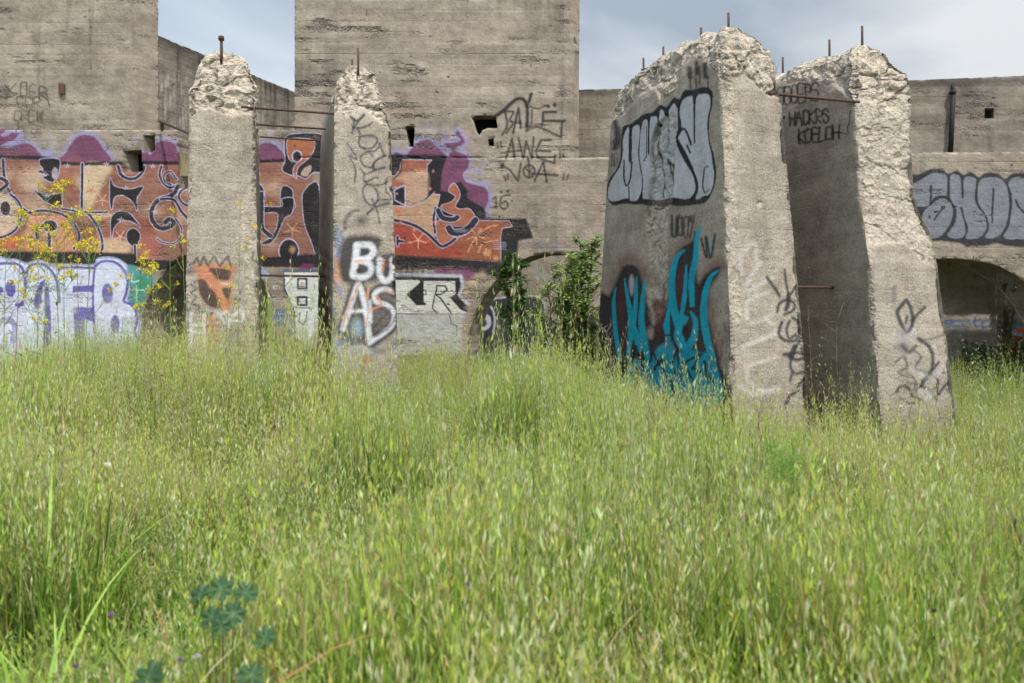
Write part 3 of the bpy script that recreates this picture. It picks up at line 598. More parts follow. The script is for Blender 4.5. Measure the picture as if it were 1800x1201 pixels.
wall_face('tower', ['517.5,-40 1021,-40 1018,277.5 517.5,277.5'], ax([(512, 700, 1.7), (700, 1026, 1.25)]), ax([(-160, 0, 6), (0, 280, 1.25)]), main3, (0.12, 2.6, 0), M['wall'], mtow,
          holes=['712,223 716,221 726,221 729,225 727,258 719,258', '829,207 836,203 852,202 871,203 874,219 875,225 857,225 848,229 843,238 838,232 834,217', '858,244 868,242 868,257 859,256'], pitk=1.7, seed=4, chamfer=chamC)
# shallow backs to the small sockets and the notch
def box(mb, x0, x1, y0, y1, z0, z1, col=(1, 1, 1)):
    v = [(x, y, z) for z in (z0, z1) for y in (y0, y1) for x in (x0, x1)]
    mb.add(v, [(0, 1, 5, 4), (1, 3, 7, 5), (3, 2, 6, 7), (2, 0, 4, 6), (4, 5, 7, 6), (2, 3, 1, 0)], (), col)
def pbox(mb, x0, x1, y0, y1, Ya, Yb):          # a box given by its front face on the wall grid
    box(mb, (x0-900)/100, (x1-900)/100, Ya, Yb, CAMZ+(HY-y1)/100, CAMZ+(HY-y0)/100)
mb = MB()
for r in ((205, 285, 232, 312), (700, 740, 215, 265), (820, 885, 195, 262)): pbox(mb, r[0], r[1]+20, r[2], r[3], 14.33, 14.47); mb.build('socket_backing', M['oldwall'], bld); mb = MB()
pbox(mb, 308, 345, 224, 334, 14.36, 14.47); mb.build('socket_backing', M['oldwall'], bld)
# oblique side wall running back between the towers
A0 = at(272, 50, 14.35); B0 = at(521, 157, 18.05); zt = 6.62
def side3(px, py):
    s_ = px/100.0; dr = Vector((B0.x-A0.x, B0.y-A0.y, 0)).normalized(); return np.stack([A0.x+dr.x*s_, A0.y+dr.y*s_, zt-py/100.0], 1)
LS = math.hypot(B0.x-A0.x, B0.y-A0.y)*100
def side_stain(px, py):
    top = np.exp(-(py/16.0)**1.4)*np.clip(.95+.8*fbm(px*0.05, py*0.05, 0, 3, 70), 0, 1.2)
    strk = np.clip(fbm(px*0.11, py*0.004, 3, 3, 71)*2.6+0.1, 0, 1)*np.exp(-py/110.0)
    return np.clip(top+strk, 0, 1)*.95
def side_paint(p):
    r_ = np.random.default_rng(9)
    for k in range(160):
        x = r_.uniform(0, LS); y = r_.uniform(60, 230); p.dot(x, y, r_.uniform(1, 4), r_.uniform(6, 18), (196, 190, 184), 3, r_.uniform(.15, .45))
wall_face('side_wall', [f'0,0 {LS:.0f},0 {LS:.0f},640 0,640'], ax([(0, LS, 2.0)]), ax([(0, 260, 2.0), (260, 640, 20)]), side3, (-.3, .15, 0), M['oldwall'], side_paint, holes=['225,390 365,390 365,700 225,700'], pitk=.5, seed=6, stain=side_stain, nrm=(.73, -.68, 0))
# upper rear wall on the right, with its downpipe and vent
def rear_stain(px, py): return np.clip(np.exp(-((py-140-(1800-px)*0.03)/9.0)**2)*.6+np.clip((fbm(px*0.03, py*0.008, 3, 4, 61)-.1)*1.4, 0, .6)+.12, 0, .8)
wall_face('rear_wall', ['990,158 1400,150 1610,141 1800,133 2200,120 2200,420 990,420'], ax([(985, 1100, 1.6), (1100, 1600, 6), (1600, 1806, 1.4), (1806, 2200, 10)]), ax([(118, 300, 1.5), (300, 420, 12)]), at_depth(15.4), (0.1, .4, 0), M['oldwall'], None,
          holes=['1731,190 1748,190 1748,208 1731,208'], pitk=.9, seed=8, stain=rear_stain)
mb = MB(); box(mb, at(1725, 0, 15.6).x, at(1755, 0, 15.6).x, 15.62, 15.7, at(0, 212, 15.6).z, at(0, 186, 15.6).z); mb.build('vent_backing', M['tar'], bld)
mb = MB(); a = at(1676, 158, 15.3); b_ = at(1671, 268, 15.3); mb.tube([b_, a], .045, 10); mb.tube([at(1674.5, 165, 15.3), at(1675, 160, 15.3)], .062, 10)
mb.tube([at(1675, 158, 15.3), at(1675, 148, 15.42)], .03, 8)
pipe = mb.build('drainpipe', M['tar'], bld, True); pipe['label'] = 'black downpipe on the rear wall'
# walls seen through the arches
def inL(p):
    p.z(240, 430, 6.006)
    p.fill('440,420 480,380 520,380 520,460 450,460', (172, 104, 52), .9, 3); p.line('400,520 420,480 470,470 520,470', 26, (34, 110, 150), 3); p.line('395,520 410,500 430,480', 14, (110, 80, 150), 3)
    p.fill('440,560 470,510 560,500 560,1150 460,1150 420,1050 430,800', BLK, .95, 3); p.line('425,520 405,700 400,900 420,1050', 24, (24, 150, 170), 3); p.line('490,510 445,560 430,690 470,780', 10, (210, 214, 220), 2)
    p.line('160,720 240,760 340,740', 24, (84, 118, 104), 8, .7); p.fill('180,740 330,760 360,1000 200,1000', (70, 110, 90), .5, 16); p.dot(230, 630, 30, 40, (140, 40, 44), 8, .7); p.dot(120, 760, 30, 60, (140, 40, 44), 8, .7)
def inC(p):
    p.z(650, 400, 4); D = (50, 52, 62); Wt = (200, 200, 204)
    p.fill('640,540 740,490 830,530 870,600 880,700 900,900 640,900', D, .95, 5); p.fill('840,560 880,500 960,490 1010,540 1100,480 1180,490 1225,540 1230,640 1300,700 1300,900 840,900', D, .93, 5)
    p.line('700,560 760,535 830,540 870,590 880,660 868,740', 12, Wt, 2.5); p.line('835,535 880,500 950,492', 12, Wt, 2.5); p.line('1050,495 1110,480 1180,488 1225,530 1232,600', 11, Wt, 2.5); p.dot(805, 665, 50, 58, Wt, 2.5, .93); p.dot(800, 672, 22, 30, D, 2.5, .95)
    p.fill('1055,660 1085,600 1120,590 1130,640 1080,670', (206, 190, 196), .9, 3); p.dot(1270, 380, 60, 50, (150, 152, 160), 14, .5); p.line('1380,620 1620,625', 14, Wt, 4, .8); p.fill('1380,632 1700,632 1700,760 1380,760', (70, 72, 90), .8, 6); p.dot(1180, 320, 20, 50, (140, 156, 170), 8, .6)
def inR(p):
    p.z(1560, 430, 4.448); p.text('scotc', 440, 570, 74, 54, 22, 15, (40, 92, 140), 3, .8); p.line('480,700 560,690 640,720 740,700 830,705', 9, (60, 92, 130), 4, .5)
    p.z(1560, 430, 4.448)
wall_face('inner_wall', ['150,400 452,400 452,720 150,720'], ax([(150, 230, 6), (230, 345, 1.5), (345, 455, 3)]), ax([(400, 660, 1.6), (660, 720, 10)]), at_depth(15.7), (0.1, .3, 0), M['wall'], inL, pitk=.3, seed=12)
wall_face('inner_wall', ['780,395 1180,395 1180,700 780,700'], ax([(780, 1180, 1.6)]), ax([(395, 640, 1.6), (640, 700, 10)]), at_depth(20.5), (0.1, .3, 0), M['pillar'], inC, pitk=.3, seed=13)
wall_face('inner_wall', ['1480,395 1753,395 1753,720 1480,720'], ax([(1480, 1640, 5), (1640, 1756, 1.5)]), ax([(395, 660, 1.6), (660, 720, 10)]), at_depth(16.2), (0.25, .7, 0), M['pillar'], inR, pitk=.3, seed=14)
def inR2(p):
    p.z(1560, 430, 4.448); p.fill('900,700 930,670 1160,670 1160,950 1000,880 930,960 890,960', (196, 84, 30), .93, 3, ol=(90, 130, 170), ow=4); p.fill('920,700 960,740 940,900 900,940', BLK, .9, 3); p.fill('1000,740 1050,720 1060,840 1020,900 990,840', BLK, .85, 3); p.line('930,650 990,700 1160,700', 22, (110, 160, 190), 3); p.line('985,570 1000,660', 26, (50, 120, 150), 4); p.line('900,980 975,890 1040,980', 14, (120, 160, 190), 4)
wall_face('inner_wall', ['1730,395 2000,395 2000,720 1730,720'], ax([(1730, 1810, 1.6), (1810, 2000, 10)]), ax([(395, 660, 1.8), (660, 720, 10)]), at_depth(17.6), (0.1, .3, 0), M['oldwall'], inR2, pitk=.3, seed=15)
# concrete deck over the arched passages, resting on the inner walls
# small rusty fitting cast into the left tower
f = MB(); c0 = at(103, 150, 13.95); box(f, c0.x-.055, c0.x+.055, 14.04, 14.1, c0.z-.055, c0.z+.05); box(f, c0.x-.02, c0.x+.07, 14.0, 14.03, c0.z-.13, c0.z+.0)
f.build('steel_bracket', M['rust'], bld)
# ------------------------------------------------------------------ broken buttresses
ub = np.array([.958, .287, 0]); db = np.array([-.287, .958, 0])
def curve(p): p = sorted(p); return lambda z: np.interp(z, [q[0] for q in p], [q[1] for q in p])
def buttress(name, label, FLt, wt, FLb, wb, tt, tb, H, iL, iR, iF, rough_f, rough_l, paint_f, paint_l, nf, seed, dl=0.012):
    ed = []
    for (a0, b0, a1, b1, n) in ((0, 0, 1, 0, nf), (1, 0, 1, 1, 70), (1, 1, 0, 1, 30), (0, 1, 0, 0, int(tb/dl))):
        s_ = np.linspace(0, 1, n, endpoint=False); ed.append(np.stack([a0+(a1-a0)*s_, b0+(b1-b0)*s_], 1))
    face = np.concatenate([np.full(len(e_), k) for k, e_ in enumerate(ed)]); pe = np.vstack(ed); n = len(pe)
    z0 = -0.6; rows = np.concatenate([np.linspace(0, .16, 8, endpoint=False), np.linspace(.16, 1, 380)]); ncap = 22
    Hc = H; hedge = lambda a, b: Hc(b)-0.10
    def body(a, b, z):
        tz = np.clip(z/4.4, -.3, 1.1); o = np.zeros((len(a), 3))
        FL = np.outer(1-tz, FLb)+np.outer(tz, FLt); w_ = wb+(wt-wb)*tz; T = tb+(tt-tb)*tz
        fad = 0.45+0.55*np.exp(-b*3)
        off = iL(z)*(1-a)*fad-iR(z)*a*fad
        o[:, :] = FL; o = o+ub[None]*(w_*a+off)[:, None]+db[None]*(T*b+iF(z)*(1-b)**8)[:, None]; o[:, 2] = z; return o
    Ps = []; A_ = []
    for v in rows:
        he = hedge(pe[:, 0], pe[:, 1]); z = z0+(he-z0)*v; Ps.append(body(pe[:, 0], pe[:, 1], z))
    for k in range(1, ncap+1):
        s_ = k/ncap; a = pe[:, 0]*(1-s_)+.5*s_; b = pe[:, 1]*(1-s_)+np.clip(pe[:, 1], .1, .93)*s_
        z = hedge(a, b)+0.13*math.sin(s_*math.pi/2); q = body(a, b, z); Ps.append(q)
    G = np.stack(Ps); R = G.shape[0]
    du = np.roll(G, -1, 1)-np.roll(G, 1, 1); dv = np.gradient(G, axis=0); nr = np.cross(du, dv); nr /= np.maximum(np.linalg.norm(nr, axis=2, keepdims=True), 1e-9)
    Pv = G.reshape(-1, 3); nr = nr.reshape(-1, 3); fc = np.tile(face, R); cap = np.repeat(np.arange(R) >= len(rows), n)
    # layout coordinates of each face, taken from the undamaged block
    lp = np.stack([900+F*Pv[:, 0]/Pv[:, 1], HY-F*(Pv[:, 2]-CAMZ)/Pv[:, 1]], 1)
    jx = 14*fbm(Pv[:, 0]*3, Pv[:, 1]*3, Pv[:, 2]*3, 4, seed)
    rg = np.full(len(Pv), 0.12)
    crk = np.exp(-(fbm(Pv[:, 0]*2.6, Pv[:, 1]*2.6, Pv[:, 2]*3.4, 4, seed+15)/.035)**2)
    def line_r(poly, m_, soft=9):
        q = pts_(poly); y = np.interp(lp[:, 0], q[:, 0], q[:, 1]); r_ = sst(soft, -soft, lp[:, 1]-y+jx*.6); return np.where(m_, r_, 0)
    mf = fc == 0; ml = fc == 3
    for poly, amt in rough_f: rg = np.maximum(rg, line_r(poly, mf)*amt)
    for poly, amt in rough_l[0]: rg = np.maximum(rg, line_r(poly, ml)*amt)
    for poly, amt in rough_l[1]:
        q = cr(pts_(poly), True, 4); i = np.nonzero(ml)[0]; d, _ = seg_dist(lp[i], q, True); sd_ = np.where(inside(lp[i], q), -d, d)+jx[i]*.5; rg[i] = np.maximum(rg[i], sst(3, -3, sd_)*amt)
    for poly, amt in rough_l[2]:
        q = cr(pts_(poly), True, 4); i = np.nonzero(mf)[0]; d, _ = seg_dist(lp[i], q, True); sd_ = np.where(inside(lp[i], q), -d, d)+jx[i]*.5; rg[i] = np.maximum(rg[i], sst(3, -3, sd_)*amt)
    other = (fc == 1) | (fc == 2); rg = np.maximum(rg, np.where(other, sst(3.5, 4.1, Pv[:, 2]+.2*jx/14), 0)); rg = np.where(cap, 1.0, rg)
    # arrises are chipped
    ee = np.minimum(np.abs(np.tile(pe[:, 0], R)-0), np.abs(np.tile(pe[:, 0], R)-1))*wt; eb = np.tile(pe[:, 1], R)*tb
    arr = np.where(mf, np.exp(-(ee/.035)**2), np.where(fc == 3, np.exp(-(eb/.035)**2), 0))
    chip = arr*np.clip(fbm(Pv[:, 0]*5, Pv[:, 1]*5, Pv[:, 2]*5, 4, seed+3)*2+.35, 0, 1)
    rg = np.maximum(rg, np.clip(chip*1.2, 0, .8))
    x, y, z = Pv.T
    big = fbm(x*3.2, y*3.2, z*3.2, 3, seed+1); med = fbm(x*12, y*12, z*12, 3, seed+2); sm = fbm(x*38, y*38, z*38, 3, seed+5)
    ridg = 0.5-np.abs(fbm(x*6, y*6, z*8, 3, seed+9))*2
    strong = np.clip((rg-.35)/.6, 0, 1)
    h = -0.02*rg+strong*(-.02+0.09*big+0.024*med*np.clip(.75+1.6*vn(x*2.2, y*2.2, z*2.2, seed+12), .25, 1.4)+0.04*ridg-.022*crk)+rg*0.012*sm+0.006*med-0.03*chip+0.002*vn(x*90, y*90, z*90, 3)
    kb = z/0.2+.05*vn(x, y, z*0, 3); fr = kb-np.floor(kb); h = h-(1-strong)*0.0018*np.exp(-(np.minimum(fr, 1-fr)*0.2/.01)**2)
    V = Pv+nr*h[:, None]
    P1 = Paint(lp, mf & ~cap); paint_f(P1) if paint_f else None
    P2 = Paint(lp, ml & ~cap); paint_l(P2) if paint_l else None
    pa = np.where(mf[:, None], P1.rgba, P2.rgba); pa[:, 3] *= 1-np.clip((rg-.75)*4, 0, 1)*.9
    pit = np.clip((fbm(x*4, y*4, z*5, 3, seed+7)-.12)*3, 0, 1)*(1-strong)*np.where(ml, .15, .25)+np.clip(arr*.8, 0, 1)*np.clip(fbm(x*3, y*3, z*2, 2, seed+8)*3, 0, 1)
    st = np.clip((fbm(x*2, y*2, z*.6, 3, seed+6)-.15)*1.4, 0, .45)*(1-strong)*np.where(ml, 1, .5)+strong*(np.clip(crk*.55, 0, .5)+np.clip(fbm(x*3.5, y*3.5, z*3.5, 3, seed+16)-.12, 0, .35))
    st = np.clip(st+.9*np.exp(-np.clip(z-gz(x, y)-.4, 0, 9)/.25)*np.clip(.55+1.2*fbm(x*5, y*5, z*3, 3, seed+18), 0, 1), 0, 1)
    idx = np.arange(R*n).reshape(R, n); i2 = np.concatenate([idx, idx[:, :1]], 1)
    Q = np.stack([i2[:-1, :-1], i2[:-1, 1:], i2[1:, 1:], i2[1:, :-1]], -1).reshape(-1, 4)
    loc = np.array([FLb[0]+ub[0]*wb/2, FLb[1]+ub[1]*wb/2, float(gz(FLb[0], FLb[1]))])
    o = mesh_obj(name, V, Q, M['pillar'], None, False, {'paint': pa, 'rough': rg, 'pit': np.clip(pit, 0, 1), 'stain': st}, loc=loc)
    tag(o, label, 'buttress', 'broken concrete buttresses standing in the grass'); return o
def stub(parent, pxx, y0, y1, Yd, r=.013, lean=0, nut=False):
    a = at(pxx-lean, y1+14, Yd); b_ = at(pxx, y0, Yd); mb = MB(); mb.tube([a, (a+b_)/2+Vector((.002, .002, 0)), b_], r, 8)
    if nut: mb.tube([b_-Vector((0, 0, .02)), b_+Vector((0, 0, .025))], r*2.1, 6)
    mb.build('rebar', M['rust'], parent, True, loc=tuple(a))
c0 = lambda z: z*0
G1 = (96, 92, 92); DK = (60, 60, 64)
# --- first: far left of the pair
def p1f(p):
    p.z(300, 350, 4); Og = (186, 118, 82); D = (62, 60, 60)
    p.fill('160,470 200,460 440,465 432,560 430,700 402,800 345,765 255,745 195,640 190,560', Og, .85, 5); p.line('110,462 160,455 185,415 205,468 232,405 262,470 302,405 345,470 402,402 420,470', 15, D, 3.5, .88, sm=False)
    for s_ in ('265,490 330,485 415,502 415,555 390,572 325,558 290,520', '195,572 240,570 270,620 305,650 350,742 322,768 252,742 203,660', '360,630 422,630 412,690 392,700'): p.fill(s_, D, .9, 3)
    p.dot(135, 505, 40, 34, (90, 86, 84), 9, .7); p.line('190,572 140,600 188,628 138,660 185,690 145,735 200,752 190,800 250,795 262,835 290,800', 12, D, 3.5, .85, sm=False)
    for x, y in ((140, 765), (170, 745), (452, 700), (485, 705), (490, 660)): p.dot(x, y, 9, 9, D, 3, .8)
    Wt = (196, 194, 190); wl = lambda s_, w_=18: p.line(s_, w_*1.1, Wt, 4.5, .93, sm=False)
    wl('142,800 140,1010'); wl('235,810 238,1000'); wl('145,885 235,885'); wl('150,930 230,940', 10); wl('310,830 395,795 410,900 330,800'); wl('410,850 500,765 515,860 400,855'); wl('360,595 420,600', 12); wl('270,960 300,1040', 12)
    for y in range(830, 1080, 36): p.fill(f'250,{y} 320,{y-8} 330,{y+14} 262,{y+22}', Og, .7, 4); p.line([[255, y+28], [330, y+22]], 8, D, 3, .8, sm=False)
    p.line('415,910 442,962 512,940 515,855 560,900 600,965 575,1040 490,1092 425,1075 412,990 415,910', 9, (84, 78, 76), 3, .85, sm=False); p.dot(500, 1015, 36, 18, (84, 78, 76), 4, .6); p.line('435,1020 470,1000', 10, D, 3, .6)
    p.line('580,380 575,420 600,440', 20, D, 4, .7); p.line('600,480 605,530', 26, D, 4, .6)
b1 = buttress('buttress', 'leftmost buttress, with an orange and black face tag low down and a bolt on top', np.array([-3.55, 8.77, 0]), .677, np.array([-3.51, 8.48, 0]), .80, 2.9, 3.2, lambda b: 4.52-.02*b+.05*np.sin(b*9),
     curve([(3.7, 0), (4.02, -.02), (4.09, .02), (4.27, .055), (4.4, .10)]), curve([(3.83, 0), (4.08, -.01), (4.27, .04), (4.4, .09)]), curve([(3.75, 0), (4.1, .03), (4.4, .1)]),
     [('300,206 335,205 350,190 380,196 410,205 425,198 460,200', 1.0)], ([('300,200 480,200', 1)], [], [('428,350 462,340 470,640 440,640 430,500', .5)]), p1f, None, 72, 3)
stub(b1, 389, 68, 97, 8.95, .016, 0, True)
# --- second
def p2f(p):
    b_ = (46, 50, 60); p.z(580, 180, 5.005); B = lambda s_, w_=15: p.line(s_, w_, b_, 3, .88)
    B('180,122 215,155 250,155 300,110', 20); B('215,155 205,220 195,270'); B('300,110 250,170 205,225', 15); B('210,225 270,225 330,205 370,180'); B('240,230 265,280 255,370 300,405 370,400 415,350 405,305 340,290 280,300', 17)
    B('330,430 390,430 430,390 440,360 460,420 480,470', 14); B('150,360 200,430 235,500 168,465 205,540 225,610 218,705', 13); B('380,480 340,440 285,460 270,500 300,555 370,572 390,530', 15); B('490,470 430,495 385,540 390,590 480,575', 20); B('265,580 300,625 350,622 400,590', 12)
    B('300,620 305,700 400,660 418,668', 13); B('330,720 310,690'); B('500,670 490,710 400,732 320,725 290,780 310,860 370,905 420,860 415,780 380,745', 15); B('490,700 495,780 540,850 430,860', 13); B('520,890 400,920 330,980', 20); B('370,850 410,940 438,1060', 13)
    p.line('250,950 190,965 140,1030 130,1110', 26, (72, 70, 72), 6, .8); p.dot(275, 1040, 46, 40, (76, 74, 76), 14, .8); p.line('130,1110 200,1080', 16, (72, 70, 72), 8, .6)
    p.z(300, 350, 4); K_ = (58, 56, 60); bl = (66, 118, 164); og = (196, 130, 92)
    for s_ in ('1175,195 1160,260 1185,300', '1200,230 1160,330', '1215,270 1170,400', '1190,340 1165,420'): p.line(s_, 14, bl, 4, .75)
    for s_ in ('1165,420 1180,540', '1190,470 1150,560 1175,700', '1200,500 1185,600'): p.line(s_, 22, og, 7, .6)
    p.line('1160,600 1140,800 1150,950', 20, bl, 8, .6); p.line('1180,620 1200,700', 16, bl, 6, .7)
    p.fill('1220,285 1460,265 1475,340 1430,395 1600,388 1610,570 1520,610 1450,575 1380,585 1200,565', K_, .93, 9)
    p.fill('1195,960 1260,600 1330,570 1400,640 1610,610 1600,760 1620,900 1480,1000 1400,1060 1160,1000', K_, .72, 14)
    for s_ in ('1205,925 1262,750 1318,600 1352,690 1380,830 1395,990', '1600,650 1500,630 1436,660 1436,722 1520,748 1574,800 1562,885 1500,945 1400,1015'): p.line(s_, 74, K_, 6, .9)
    Wh = (204, 204, 208); w_ = lambda s_, k=44: p.line(s_, k, Wh, 5, .93)
    w_('1310,330 1300,430 1283,520', 50); w_('1310,325 1400,325 1425,370 1390,415 1330,430'); w_('1340,430 1400,460 1405,515 1350,550 1285,540'); w_('1470,425 1468,520 1500,575 1545,560 1562,500 1560,425', 40)
    w_('1212,915 1262,760 1318,605 1352,690 1380,830 1395,980', 40); w_('1250,790 1370,785', 26); w_('1590,655 1500,635 1440,660 1440,720 1520,745 1570,800 1560,880 1500,940 1400,1010', 34); w_('1400,720 1410,860', 20)
    og2 = (208, 140, 104); o_ = lambda s_, k=12: p.line(s_, k, og2, 3, .8)
    o_('1300,440 1370,430'); o_('1500,430 1495,510'); o_('1560,430 1555,490', 9); o_('1215,880 1262,740 1325,600'); o_('1590,655 1540,650 1500,630'); o_('1445,680 1480,740 1420,775 1400,790', 16); o_('1390,610 1385,700', 16); o_('1380,830 1375,900', 10)
    p.dot(1378, 378, 14, 10, K_, 3, .9); p.dot(1322, 505, 18, 18, K_, 3, .9); p.line('1430,900 1500,830 1540,780', 14, K_, 4, .8); p.line('1440,960 1540,900 1600,800', 16, K_, 6, .8); p.dot(1310, 905, 40, 60, (150, 176, 190), 12, .6)
    p.line('1130,1060 1200,1020 1280,1000', 26, bl, 9, .65); p.line('1240,1080 1330,1040 1420,1080', 30, (180, 186, 196), 10, .6); p.line('1420,1080 1560,1040 1600,940', 22, (84, 84, 96), 9, .6); p.dot(1370, 1140, 50, 26, og, 12, .45)
def p2l(p):
    p.z(300, 350, 4)
    for k in range(20):
        y = 300+k*34; p.line([[1010+(k*37) % 110, y], [1015+(k*53) % 110, y+60]], 10+(k*7) % 16, [(40, 40, 44), (52, 72, 90), (84, 54, 50), (60, 84, 76), (90, 84, 90)][k % 5], 6, .6)
    p.fill('970,700 1040,640 1110,700 1120,1060 960,1060', (44, 44, 50), .6, 12)
b2 = buttress('buttress', 'second buttress from the left, with BU AS sprayed in white and black on its front', np.array([-2.055, 9.218, 0]), .63, np.array([-2.028, 8.93, 0]), .79, 2.9, 3.2, lambda b: 4.52-.03*b+.04*np.sin(b*8+1),
     curve([(3.8, 0), (4.0, .0), (4.19, .02), (4.39, .09)]), curve([(3.7, 0), (3.93, .035), (4.15, .08), (4.39, .13)]), curve([(3.8, 0), (4.1, .06), (4.4, .2)]),
     [('560,195 588,198 600,196 612,205 625,192 640,190 655,200 668,214 690,226', 1.0)], ([('540,170 562,175 575,172 583,190 590,200', .9)], [], []), p2f, p2l, 70, 11)
stub(b2, 629.5, 85, 119, 9.45); stub(b2, 619, 104, 121, 9.6, .012)
# --- third: the big one with the silver lettering
def p3l(p):
    p.z(1030, 150, 4.8033); K_ = (30, 31, 36); S2 = (190, 191, 196)
    # silver bubble lettering
    p.fill('183,960 175,870 198,790 262,700 288,620 296,500 300,400 318,345 380,322 440,278 500,238 560,228 618,168 680,178 738,105 790,115 828,45 900,38 1000,14 1062,50 1066,150 1040,300 1042,450 1082,600 1098,750 1072,880 1010,985 900,1012 780,1022 700,1010 560,1024 480,1004 420,1008 330,1000 230,1012', K_, .96, 2)
    s_ = lambda t_: p.fill(t_, S2, .93, 1.2)
    s_('188,950 190,860 232,770 290,680 310,560 312,450 345,362 365,390 366,640 384,640 388,400 402,350 446,338 452,420 438,560 452,680 472,800 462,900 430,970 380,975 350,955 300,965 225,980'); s_('470,345 500,290 520,330 520,560 534,560 538,300 572,264 602,290 602,480 612,700 642,850 620,960 500,960 476,940 480,800 462,690 450,550')
    s_('620,245 650,214 668,260 690,275 702,210 740,155 768,200 772,300 752,400 752,480 830,640 925,810 912,920 850,962 720,945 640,960 632,930 642,830 612,600'); s_('790,205 822,120 870,95 902,130 915,480 925,130 980,74 1042,90 1046,180 1022,320 1036,480 1066,640 1078,800 1042,915 990,935 942,965 925,940 942,830 870,650 775,440 806,370')
    k = lambda t_, w_=13: p.line(t_, w_, K_, 1.2, .95)
    k('320,635 320,790 340,848 370,805 388,650'); k('360,855 362,960', 10); k('367,400 364,640', 11); k('511,350 508,605', 8); k('508,605 488,635', 10); k('604,325 604,600 635,800 622,945', 12); k('670,630 700,740 728,860', 20); k('680,640 735,700', 22)
    k('913,100 914,485', 13); k('768,465 850,610 925,800 930,900 880,970', 26); k('758,450 812,370 850,400 884,500', 20); k('850,510 878,572', 17); k('1032,690 1000,700 985,850 1002,912', 11); k('1002,912 1040,880', 8)
    # drips and tags above and below
    p.z(1030, 0, 4)
    for x, y0, y1, w_ in ((725, 480, 540, 34), (775, 440, 520, 26), (835, 450, 540, 30), (795, 470, 590, 12), (730, 540, 620, 12), (855, 540, 615, 9), (770, 560, 610, 9)): p.line([[x, y0], [x+4, y1]], w_, (40, 38, 38), 4, .85, sm=False)
    p.line('205,850 215,960 205,1040', 30, (36, 35, 36), 7, .9); p.line('230,900 240,1000', 18, (36, 35, 36), 6, .8); p.text('DEA', 180, 990, 60, 14, 7, 6, (40, 38, 38), 2, .85, dy=-4); p.text('NG', 178, 1080, 90, 16, 8, 6, (40, 38, 38), 2, .85, dy=-4)
    p.z(1030, 380, 3.7533); p.text('uOO%'.upper(), 565, 0, 130, 30, 10, 15, (44, 42, 42), 3, .85, dy=2)
    # turquoise flames with a dark red glow
    p.line('170,560 250,310 330,300 400,420', 60, (104, 46, 48), 26, .65); p.line('540,430 610,210 700,150', 44, (104, 46, 48), 22, .65); p.line('760,560 790,400 850,310 890,330', 56, (104, 46, 48), 24, .65); p.line('820,560 830,760 870,950', 44, (110, 44, 50), 18, .6)
    p.fill('70,1000 85,560 100,500 150,520 190,450 250,330 330,330 370,420 410,600 440,720 530,560 545,400 610,230 690,170 735,140 725,300 740,440 790,380 870,330 880,380 815,480 805,640 835,800 880,960 900,1250 60,1250', (34, 34, 40), .93, 7)
    for t_ in ('205,560 225,470 240,460 250,600 230,720', '600,420 640,330 640,520 615,640', '430,560 520,480 500,700 460,800'): p.fill(t_, (92, 44, 48), .75, 8)
    p.dot(300, 455, 17, 68, (176, 172, 178), 5, .9); p.dot(468, 505, 30, 46, (170, 160, 158), 5, .9); p.dot(420, 770, 16, 40, (186, 166, 142), 8, .7); p.line('480,570 460,640', 20, (160, 120, 100), 8, .6)
    t = lambda t_, w_=26, a=.95: p.spike(t_, w_*1.4, (16, 156, 182), 1.8, a)
    t('198,470 182,560 190,720 215,900 230,960', 22); t('252,410 272,530 292,650 290,780 275,950', 24); t('334,400 326,560 312,700 300,820', 24); t('300,700 340,800 350,900', 34); t('388,420 372,560 365,700 392,860 412,960', 30)
    t('650,222 598,275 566,400 570,560 605,720 640,860', 36); t('735,100 728,250 695,420 702,600', 30); t('662,320 650,520 622,690', 22); t('555,545 530,680 538,780', 30); t('690,630 722,700 705,810 655,868 612,810 612,750 660,660', 42); t('872,358 820,405 786,510 776,650 795,800 835,950 850,1120', 36)
    t('775,80 735,110 715,300', 22, .8); t('830,110 820,260', 16, .55)
    p.fill('270,1000 300,940 380,960 420,940 480,860 560,830 600,900 680,880 760,900 830,930 870,1250 260,1250', TEAL, .93, 5)
    for t_ in ('290,1000 330,860 372,1010', '300,1060 350,1000 340,1150', '450,1010 500,940 520,1060', '620,1080 640,960 700,1080', '780,960 800,1060 840,1100', '420,960 440,900 480,980', '560,980 600,890 610,980', '660,960 760,910 700,1010', '700,1000 830,1080', '380,1000 400,1100 360,1180', '600,1000 560,1080 580,1180'): p.line(t_, 17, (36, 36, 42), 2.4, .9, sm=False)
    p.dot(655, 760, 24, 42, (60, 34, 40), 3, .95); p.line('540,800 530,840 550,860', 12, (120, 50, 60), 3, .7); p.dot(540, 810, 18, 20, TEAL, 3, .9)
    p.line('760,150 775,220 795,270 790,140 800,190 822,275 850,120', 15, (36, 35, 36), 3, .9)
    r_ = np.random.default_rng(5)
    for k_ in range(34): x = r_.uniform(830, 965); y = r_.uniform(600, 1000); p.line([[x, y], [x+r_.uniform(-8, 8), y+r_.uniform(20, 60)]], r_.uniform(6, 12), (116, 46, 56), 4, .5, sm=False)
    # green-black moss in the split
    p.z(1030, 150, 4.8033); p.line('600,320 565,430 548,560 552,700 535,850 528,1000 520,1100', 13, (70, 66, 44), 6, .85); p.line('680,290 690,400 680,560', 8, (52, 48, 40), 4, .8); p.line('620,330 650,290 700,290', 16, (110, 108, 70), 8, .6)
